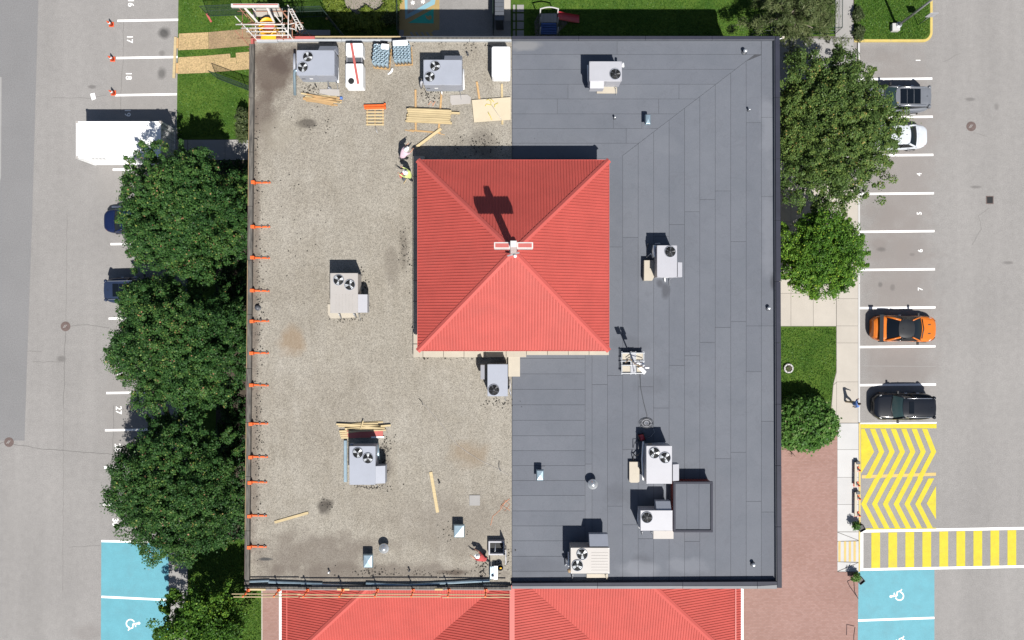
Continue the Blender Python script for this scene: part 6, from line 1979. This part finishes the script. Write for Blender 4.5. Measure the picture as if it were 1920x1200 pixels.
# ============================================================ PEOPLE
def person(label, loc, rot, J, mats, group=None, helmet=None, hair=True):
    """J: joint positions in metres around the feet; one skinned body plus head, hands with five fingers"""
    o = thing('person', label, 'person', (0, 0, 0), group)
    names = list(J)
    idx = {n: i for i, n in enumerate(names)}
    bones = [('pelvis', 'waist', 'shirt'), ('waist', 'chest', 'shirt'), ('chest', 'neck', 'shirt'), ('neck', 'skull', 'skin')]
    for s in 'lr':
        bones += [('chest', 'sh_' + s, 'shirt'), ('sh_' + s, 'el_' + s, 'shirt'), ('el_' + s, 'wr_' + s, 'arm'), ('wr_' + s, 'ha_' + s, 'skin'),
                  ('pelvis', 'hp_' + s, 'leg'), ('hp_' + s, 'kn_' + s, 'leg'), ('kn_' + s, 'an_' + s, 'leg'), ('an_' + s, 'to_' + s, 'shoe')]
    rad = dict(pelvis=.17, waist=.155, chest=.185, neck=.065, skull=.06, sh=.09, el=.06, wr=.04, ha=.042, hp=.12, kn=.082, an=.06, to=.055)
    me = bpy.data.meshes.new('person_skeleton')
    me.from_pydata([J[n] for n in names], [(idx[a], idx[c]) for a, c, _ in bones], [])
    t = bpy.data.objects.new('person_skeleton', me)
    col.objects.link(t)
    t.modifiers.new('skin', 'SKIN')
    sk = me.skin_vertices[0].data
    for n in names:
        r = rad[n.split('_')[0]]
        sk[idx[n]].radius = (r, r * (.8 if n in ('chest', 'waist', 'pelvis') else 1))
        sk[idx[n]].use_root = n == 'pelvis'
    ss = t.modifiers.new('sub', 'SUBSURF'); ss.levels = 1; ss.render_levels = 1
    bpy.context.view_layer.update()
    ev = bpy.data.meshes.new_from_object(t.evaluated_get(bpy.context.evaluated_depsgraph_get()))
    bpy.data.objects.remove(t)
    keys = ['shirt', 'arm', 'skin', 'leg', 'shoe']
    q = MB()
    vs = [v.co.copy() for v in ev.vertices]
    for p in ev.polygons:
        c = p.center
        best, bm_ = 9, 'shirt'
        for a, d, k in bones:
            A, B = Vector(J[a]), Vector(J[d])
            ab = B - A
            tt = max(0, min(1, (c - A).dot(ab) / max(ab.length_squared, 1e-9)))
            dd = (c - (A + ab * tt)).length
            if dd < best:
                best, bm_ = dd, k
        q.k = keys.index(bm_)
        n = len(q.v)
        q.f.append(tuple(n + i for i in range(len(p.vertices)))); q.mi.append(q.k)
        q.v += [tuple(vs[i]) for i in p.vertices]
    q.k = 2
    for s in 'lr':
        h = Vector(J['ha_' + s]); d = (h - Vector(J['wr_' + s])).normalized()
        sd2 = d.cross(Vector((0, 0, 1)))
        sd2 = sd2.normalized() if sd2.length > .05 else Vector((1, 0, 0))
        nn = sd2.cross(d)
        for i, (off, ln_) in enumerate(((-.03, .065), (-.01, .08), (.01, .075), (.03, .06))):
            b0 = h + sd2 * off + d * .02
            q.tube([b0, b0 + d * ln_ * .55, b0 + d * ln_ * .85 - nn * ln_ * .35], .0095, 6, .007)
        b0 = h + sd2 * .035 * (1 if s == 'l' else -1) - d * .02
        q.tube([b0, b0 + (d + sd2 * (1 if s == 'l' else -1)) * .03, b0 + d * .065 + sd2 * .035 * (1 if s == 'l' else -1)], .011, 6, .008)
    body = q.build('body', [mats['shirt'], mats['arm'], mats['skin'], mats['leg'], mats['shoe']], o, True, weld=True)
    sk_, nk = Vector(J['skull']), Vector(J['neck'])
    up = (sk_ - nk).normalized()
    fw = Vector(J.get('face', (0, 1, 0)))
    hc = sk_ + up * .055
    hd = MB(); hd.ball(hc, .078, .095, .115, 14, 10)
    sx = up.cross(fw).normalized() if up.cross(fw).length > .01 else Vector((1, 0, 0))
    hd.tube([hc + fw * .085 + up * .01, hc + fw * .118 - up * .018], .012, 6, .016)
    for s in (1, -1):
        hd.ball(hc + sx * .08 * s, .014, .02, .03, 8, 6)
    head = hd.build('head', mats['skin'], o, True)
    for s in (1, -1):
        e = MB(); e.ball(hc + fw * .084 + sx * .03 * s + up * .02, .011, .011, .009, 8, 6); e.build('eye', 'black', head, True)
    e = MB(); e.beam(hc + fw * .09 - up * .045 - sx * .022, hc + fw * .09 - up * .045 + sx * .022, .012, .01); e.build('mouth', 'redwood', head)
    if hair:
        e = MB(); e.ball(hc - fw * .014 + up * .022, .086, .1, .112, 14, 10); e.build('hair', 'hair', o, True)
    if helmet:
        e = MB(); e.lathe(hc + up * .02, [(.125, .0), (.125, .02), (.115, .05), (.09, .1), (.05, .13), (.015, .142)], 18)
        e.obox(hc + fw * .13 + up * .03, (.17, .12, .02))
        e.lathe(hc + up * .02, [(.15, -.004), (.15, .008)], 18)
        e.build('helmet', helmet, o, True)
    o.location = loc
    o.rotation_euler = (0, 0, rot)
    return o
def stand(lean=0.0, arms=(.5, .5), stride=.1, elb=.5):
    """standing pose, facing +y; lean bends the upper body forward (radians); arms: forward swing"""
    J = dict(pelvis=(0, 0, .95))
    def up(x, y, z):
        z -= .95
        return (x, y * math.cos(lean) + z * math.sin(lean), .95 + z * math.cos(lean) - y * math.sin(lean))
    J['waist'] = up(0, 0, 1.12); J['chest'] = up(0, .01, 1.36); J['neck'] = up(0, .02, 1.5); J['skull'] = up(0, .04, 1.58)
    for s, k, a in (('l', -1, arms[0]), ('r', 1, arms[1])):
        J['sh_' + s] = up(.2 * k, 0, 1.42)
        S0 = Vector(J['sh_' + s])
        E = S0 + Vector((.05 * k, .28 * math.sin(a), -.28 * math.cos(a)))
        Wr = E + Vector((-.02 * k, .25 * math.sin(a + elb), -.25 * math.cos(a + elb)))
        J['el_' + s] = tuple(E); J['wr_' + s] = tuple(Wr)
        J['ha_' + s] = tuple(Wr + (Wr - E).normalized() * .08)
        st = stride * k
        J['hp_' + s] = (.1 * k, 0, .9); J['kn_' + s] = (.11 * k, st * .6 + .03, .5); J['an_' + s] = (.11 * k, st, .09); J['to_' + s] = (.12 * k, st + .17, .045)
    return J
def at_roof(px, py):
    p = P(px, py, ZD + .9)
    return (p.x, p.y, ZD + .02)
person('crouching worker in pale pink shirt and white cap near the pyramid corner', at_roof(754, 295), R(-40), stand(.75, (1.0, .8), .16), dict(shirt='pink', arm='skin', skin='skin', leg='dark_cloth', shoe='shoe'), helmet='helmet', hair=False)
bpy.data.objects['person']['label'] = 'worker in pale pink shirt bending forward near the pyramid roof corner'
person('worker in white helmet and yellow green vest beside the pyramid roof', at_roof(769, 331), R(60), stand(.25, (.9, 1.1), .1, .7), dict(shirt='hivis', arm='hivis', skin='skin', leg='dark_cloth', shoe='shoe'), helmet='helmet', hair=False)
J = stand(.9, (1.1, .9), 0.0)
for n in list(J):
    x, y, z = J[n]
    if n[:2] not in ('kn', 'an', 'to'):
        J[n] = (x, y, z - .45)
for s, k in (('l', -1), ('r', 1)):
    J['kn_' + s] = (.14 * k, .3 if k > 0 else .12, .42 if k > 0 else .1); J['an_' + s] = (.13 * k, .12 if k > 0 else -.28, .09); J['to_' + s] = (.13 * k, .29 if k > 0 else -.38, .045)
person('worker in red shirt and white helmet kneeling beside the roof hatch', at_roof(910, 1052), R(60), J, dict(shirt='red_cloth', arm='skin', skin='skin', leg='dark_cloth', shoe='shoe'), helmet='helmet', hair=False)
p = P(1591, 754, .12)
person('pedestrian in blue shirt and pale shorts walking on the beige pavement', (p.x, p.y, .12), R(-72), stand(.12, (.5, -.4), .25, .3), dict(shirt='blue_cloth', arm='skin_d', skin='skin_d', leg='sand_cloth', shoe='shoe'))
q = MB(); q.pprism([(748, 327), (755, 323), (757, 330), (750, 334)], ZG, ZG + .12); tag(q.build('tool_case', 'redwood', None, bev=.02), 'dark red tool case on the gravel beside the worker in the vest', 'case')
q = MB(); q.pprism([(753, 336), (758, 330), (763, 334), (757, 340)], ZG, ZG + .2); tag(q.build('tool_bag', 'dgrey', None, bev=.03), 'grey tool bag on the gravel beside the worker in the vest', 'bag')
q = MB(); q.tube([P(757, 344, ZG + .05), P(763, 335, ZG + .3)], .025, 6); tag(q.build('broom_handle', 'wood'), 'short wooden handle leaning on the grey tool bag', 'tool')

# ============================================================ TREES AND SHRUBS
def leaves(name, parent, clumps, per, size, m, up=.25, squash=.75, aspect=1.0, droop=0.0, tmul=1.0):
    """clumps: array (n, 5): x y z radius tint; each a puff of small leaf faces"""
    cl = np.asarray(clumps, float)
    n = len(cl)
    k = n * per
    C = np.repeat(cl, per, 0)
    d = rng.normal(size=(k, 3))
    d /= np.linalg.norm(d, axis=1)[:, None]
    d[:, 2] = np.where(rng.random(k) < .7, np.abs(d[:, 2]), d[:, 2])
    rad = C[:, 3] * (.55 + .45 * rng.random(k) ** .5)
    pos = C[:, :3] + d * rad[:, None] * np.array([1, 1, squash])
    pos += rng.normal(0, 1, (k, 3)) * (rad * np.where(rng.random(k) < .25, .38, .10))[:, None]
    nrm = d * .9 + rng.normal(0, .52, (k, 3)) + np.array([0, 0, up + .25])
    nrm /= np.linalg.norm(nrm, axis=1)[:, None]
    t = rng.normal(size=(k, 3))
    t -= nrm * (t * nrm).sum(1)[:, None]
    t /= np.linalg.norm(t, axis=1)[:, None]
    b = np.cross(nrm, t)
    s = size * (.6 + .8 * rng.random(k))[:, None] * .5
    V = np.stack([pos - t * s, pos - b * s * aspect + t * s * .15, pos + t * s * 1.1, pos + b * s * aspect + t * s * .15], 1)
    V[:, (1, 3), 2] += .12 * s
    me = bpy.data.meshes.new(name)
    me.vertices.add(k * 4); me.loops.add(k * 4); me.polygons.add(k)
    org = ORG[parent.name]
    V -= np.array(org)
    me.vertices.foreach_set('co', V.ravel())
    me.loops.foreach_set('vertex_index', np.arange(k * 4))
    me.polygons.foreach_set('loop_start', np.arange(k) * 4)
    at = me.attributes.new('tint', 'FLOAT', 'FACE')
    tint = np.clip(C[:, 4] + rng.normal(0, .13, k) + (rng.random(k) < .04) * .4, 0, 1)
    at.data.foreach_set('value', tint)
    me.materials.append(M[m])
    me.update(); me.validate()
    o = bpy.data.objects.new(name, me)
    col.objects.link(o)
    o.parent = parent
    ORG[o.name] = org
    return o
def tree(label, px, py, rpx, rpy, zc, zr, m, nl=30, nc=16, per=62, leaf=.17, lobe=.33, group='leafy trees around the building', name='maple_tree', seed=1, tint=.45, cr=.4, fill=.1, cut=None):
    rg = random.Random(seed)
    c = P(px, py, zc)
    a, b_ = LN(rpx, zc), LN(rpy, zc)
    o = thing(name, label, 'tree', (c.x, c.y, .05), group)
    clumps = []
    lobes = []
    for i in range(nl):
        # even cover of the upper dome, a few below
        u = (i + .5) / nl
        ph = math.acos(1 - 1.35 * u)
        th = i * 2.39996 + rg.uniform(-.5, .5)
        k = rg.uniform(.5, .84) if ph > .5 else rg.uniform(.42, .7)
        L3 = Vector((c.x + a * k * math.sin(ph) * math.cos(th), c.y + b_ * k * math.sin(ph) * math.sin(th), zc + zr * k * math.cos(ph)))
        r = lobe * (a + b_) / 2 * rg.uniform(.5, 1.2)
        if cut and L3.x + r > cut:
            L3.x = cut - r
        lobes.append(L3)
        tl = tint + rg.uniform(-.12, .12)
        for j in range(nc):
            v = 1 - 1.5 * (j + .5) / nc
            t2 = j * 2.39996 + rg.uniform(0, .6)
            w = math.sqrt(max(0, 1 - v * v))
            kk = r * rg.uniform(.62, 1.1)
            clumps.append((L3.x + kk * w * math.cos(t2), L3.y + kk * w * math.sin(t2), L3.z + kk * .75 * v, cr * rg.choice((.55, .75, .95, 1.2, 1.6)) * rg.uniform(.85, 1.15), tl + rg.uniform(-.12, .12)))
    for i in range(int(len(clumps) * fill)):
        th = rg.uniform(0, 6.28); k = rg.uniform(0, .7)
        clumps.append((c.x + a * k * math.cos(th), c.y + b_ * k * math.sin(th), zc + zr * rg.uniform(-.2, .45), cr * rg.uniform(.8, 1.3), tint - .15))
    # two leafy sprays that break the outline
    for i in range(14):
        th = rg.uniform(0, 6.28)
        for j in range(4):
            k = .92 + j * .05
            x = c.x + a * k * math.cos(th)
            if cut and x > cut - .2:
                continue
            clumps.append((x, c.y + b_ * k * math.sin(th), zc - zr * .1 + rg.uniform(-.2, .2), cr * (.75 - j * .1), tint + rg.uniform(-.05, .15)))
    leaves('crown', o, clumps, per, leaf, m)
    tr = MB()
    fork = zc - zr * .55
    tr.tube([(c.x, c.y, .0), (c.x + .05, c.y, fork * .5), (c.x, c.y + .05, fork)], .06 * math.sqrt(a * b_) + .04, 10, .045 * math.sqrt(a * b_))
    tk = tr.build('trunk', 'bark', o, True)
    for L3 in lobes[::2]:
        br = MB(); mid = Vector((c.x, c.y, fork)).lerp(L3, .5) + Vector((0, 0, .25))
        br.tube([(c.x, c.y, fork - .3), mid, L3], .025 * math.sqrt(a * b_), 6, .025); br.build('limb', 'bark', tk, True)
    return o
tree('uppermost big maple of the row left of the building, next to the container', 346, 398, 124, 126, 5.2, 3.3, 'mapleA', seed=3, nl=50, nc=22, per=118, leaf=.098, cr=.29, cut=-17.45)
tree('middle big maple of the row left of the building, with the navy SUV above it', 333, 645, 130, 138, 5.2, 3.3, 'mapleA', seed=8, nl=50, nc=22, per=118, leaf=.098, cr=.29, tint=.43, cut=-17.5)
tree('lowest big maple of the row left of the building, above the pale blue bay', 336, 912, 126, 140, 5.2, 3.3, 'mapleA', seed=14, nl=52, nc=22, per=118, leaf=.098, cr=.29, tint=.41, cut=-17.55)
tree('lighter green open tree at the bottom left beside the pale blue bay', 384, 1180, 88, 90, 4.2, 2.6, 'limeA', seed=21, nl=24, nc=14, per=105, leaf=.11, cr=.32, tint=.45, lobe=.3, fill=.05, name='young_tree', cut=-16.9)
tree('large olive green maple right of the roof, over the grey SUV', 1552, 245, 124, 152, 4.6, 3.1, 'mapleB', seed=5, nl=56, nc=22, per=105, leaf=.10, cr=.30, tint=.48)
tree('bright green feathery tree right of the roof above the beige plaza', 1536, 476, 88, 78, 4.0, 2.6, 'limeA', seed=9, nl=34, nc=16, per=100, leaf=.10, tint=.5, lobe=.3, name='locust_tree', cr=.3)
# round shrub by the brick plaza
o = thing('shrub', 'rounded dense green shrub between lawn and brick paving', 'shrub', P(1512, 795, .1))
c = P(1512, 795, 1.8)
cl = []
for i in range(210):
    u = (i + .5) / 210; ph = math.acos(1 - 1.3 * u); th = i * 2.39996
    k = random.uniform(.84, 1.0)
    cl.append((c.x + LN(63, 1.8) * k * math.sin(ph) * math.cos(th), c.y + LN(50, 1.8) * k * math.sin(ph) * math.sin(th), 1.1 + 1.7 * k * math.cos(ph), random.uniform(.22, .36), .45 + random.uniform(-.15, .2)))
leaves('foliage', o, cl, 75, .15, 'bushA', up=.3)
q = MB()
for k in range(5):
    q.tube([(c.x + .1 * k - .2, c.y, .05), (c.x + (k - 2) * .6, c.y + random.uniform(-.5, .5), 1.6)], .05, 6, .02)
q.build('stem', 'bark', o, True)
o = thing('twig_plant', 'leggy bare twig plant at the lower edge of the rounded shrub', 'plant', P(1483, 850, .1))
for k in range(6):
    q = MB(); s = P(1484, 848, .1); e = P(1478 + k * 2.6, 851 + (k % 3) * 3, .7); q.tube([s, s.lerp(e, .5) + Vector((0, 0, .2)), e], .02, 5, .01); q.build('stem', 'bark', o, True)
def hedge(label, path, r, hgt, m, per=70, dens=3.0, leaf=.11, tint=.5, name='hedge', group=None, cr=(.16, .3)):
    q = [P(x, y, hgt) for x, y in path]
    o = thing(name, label, 'hedge' if name == 'hedge' else 'shrub', (q[0].x, q[0].y, .06), group)
    cl = []
    for a, c in zip(q, q[1:]):
        n = max(1, int((c - a).length * dens * 3))
        for i in range(n):
            p = a.lerp(c, random.random())
            th = random.uniform(0, 6.28); k = r * math.sqrt(random.random())
            z = hgt * (1 - .45 * (k / r) ** 2)
            cl.append((p.x + k * math.cos(th), p.y + k * math.sin(th), z * random.uniform(.75, 1.0), random.uniform(*cr), tint + random.uniform(-.2, .2)))
    leaves('foliage', o, cl, per, leaf, m, up=.5)
    b = MB()
    for a, c in zip(q, q[1:]):
        b.tube([(a.x, a.y, .05), (a.x, a.y, hgt * .6)], .04, 5)
    b.build('stem', 'bark', o)
    return o
hedge('yellow green shrub ring curling round the pale gravel bed at the top', [(617, -40), (622, 5), (640, 28), (668, 40), (700, 36), (724, 22), (736, 0), (736, -40)], LN(17), .9, 'hedgeA', dens=8)
hedge('darker round shrub at the lower right of the shrub ring', [(722, 33), (732, 33)], LN(14), .9, 'hedgeB', dens=26, tint=.4, name='shrub')
hedge('small yellow green shrub inside the shrub ring opening', [(684, 19), (690, 19)], LN(8), .8, 'hedgeA', dens=26, name='shrub')
hedge('narrow dull green hedge standing in the shade of the west wall', [(446, 205), (449, 255)], LN(7), 2.2, 'hedgeB', dens=14, tint=.5)
hedge('dark little shrub at the corner of the grass island', [(1611, 18), (1612, 30)], LN(4.5), .6, 'hedgeB', dens=22, tint=.3, name='shrub')
hedge('brownish little shrub beside the yellow kerb start', [(1612, 54), (1614, 64)], LN(6), .6, 'hedgeB', dens=22, tint=.4, name='shrub')
hedge('small plant in the black planter above the crossing', [(1609, 987), (1610, 988)], .2, .95, 'bushA', dens=60, leaf=.09, name='potted_plant')
hedge('small plant in the black planter below the crossing', [(1607, 1084), (1608, 1085)], .2, .95, 'bushA', dens=60, leaf=.09, name='potted_plant')
hedge('tuft of dry grass in the octagonal stone ring', [(1476, 690), (1479, 691)], .12, .32, 'hedgeB', dens=30, leaf=.06, tint=.8, name='tuft', cr=(.05, .09))
# pine behind the roof corner
o = thing('pine_tree', 'loose grey green pine behind the northeast roof corner', 'tree', P(1495, 14, .05), 'leafy trees around the building')
c = P(1500, 8, 5)
rg = random.Random(4)
q = MB(); q.tube([(c.x, c.y, 0), (c.x + .1, c.y + .1, 7.2)], .22, 9, .06); tk = q.build('trunk', 'bark', o, True)
cl = []
for k in range(30):
    z = 1.8 + 5.0 * (k / 29)
    th = k * 2.4; ln_ = (4.3 - 3.2 * (k / 29)) * rg.uniform(.75, 1.12)
    e = Vector((c.x + ln_ * math.cos(th), c.y + ln_ * .85 * math.sin(th), z + rg.uniform(-.1, .5)))
    s = Vector((c.x, c.y, z))
    q = MB(); q.tube([s, s.lerp(e, .5) + Vector((0, 0, .15)), e], .05, 5, .015); q.build('limb', 'pale_bark', tk, True)
    for j in range(11):
        t_ = .3 + .7 * (j + rg.random()) / 11
        p = s.lerp(e, t_)
        cl.append((p.x + rg.uniform(-.4, .4), p.y + rg.uniform(-.4, .4), p.z + rg.uniform(-.05, .3), rg.uniform(.22, .4), .5 + rg.uniform(-.2, .2)))
leaves('crown', o, cl, 80, .26, 'pineA', aspect=.16, up=.1)

# added dark leaves standing in for wall shade beside the tree row
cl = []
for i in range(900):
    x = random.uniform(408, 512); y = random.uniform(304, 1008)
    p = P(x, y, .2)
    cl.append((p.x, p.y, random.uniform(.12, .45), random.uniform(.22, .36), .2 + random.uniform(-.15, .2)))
gc = thing('wall_shade_leaves', 'added dark leaf layer standing in for the shade along the west wall', 'ground cover', P(460, 650, .07))
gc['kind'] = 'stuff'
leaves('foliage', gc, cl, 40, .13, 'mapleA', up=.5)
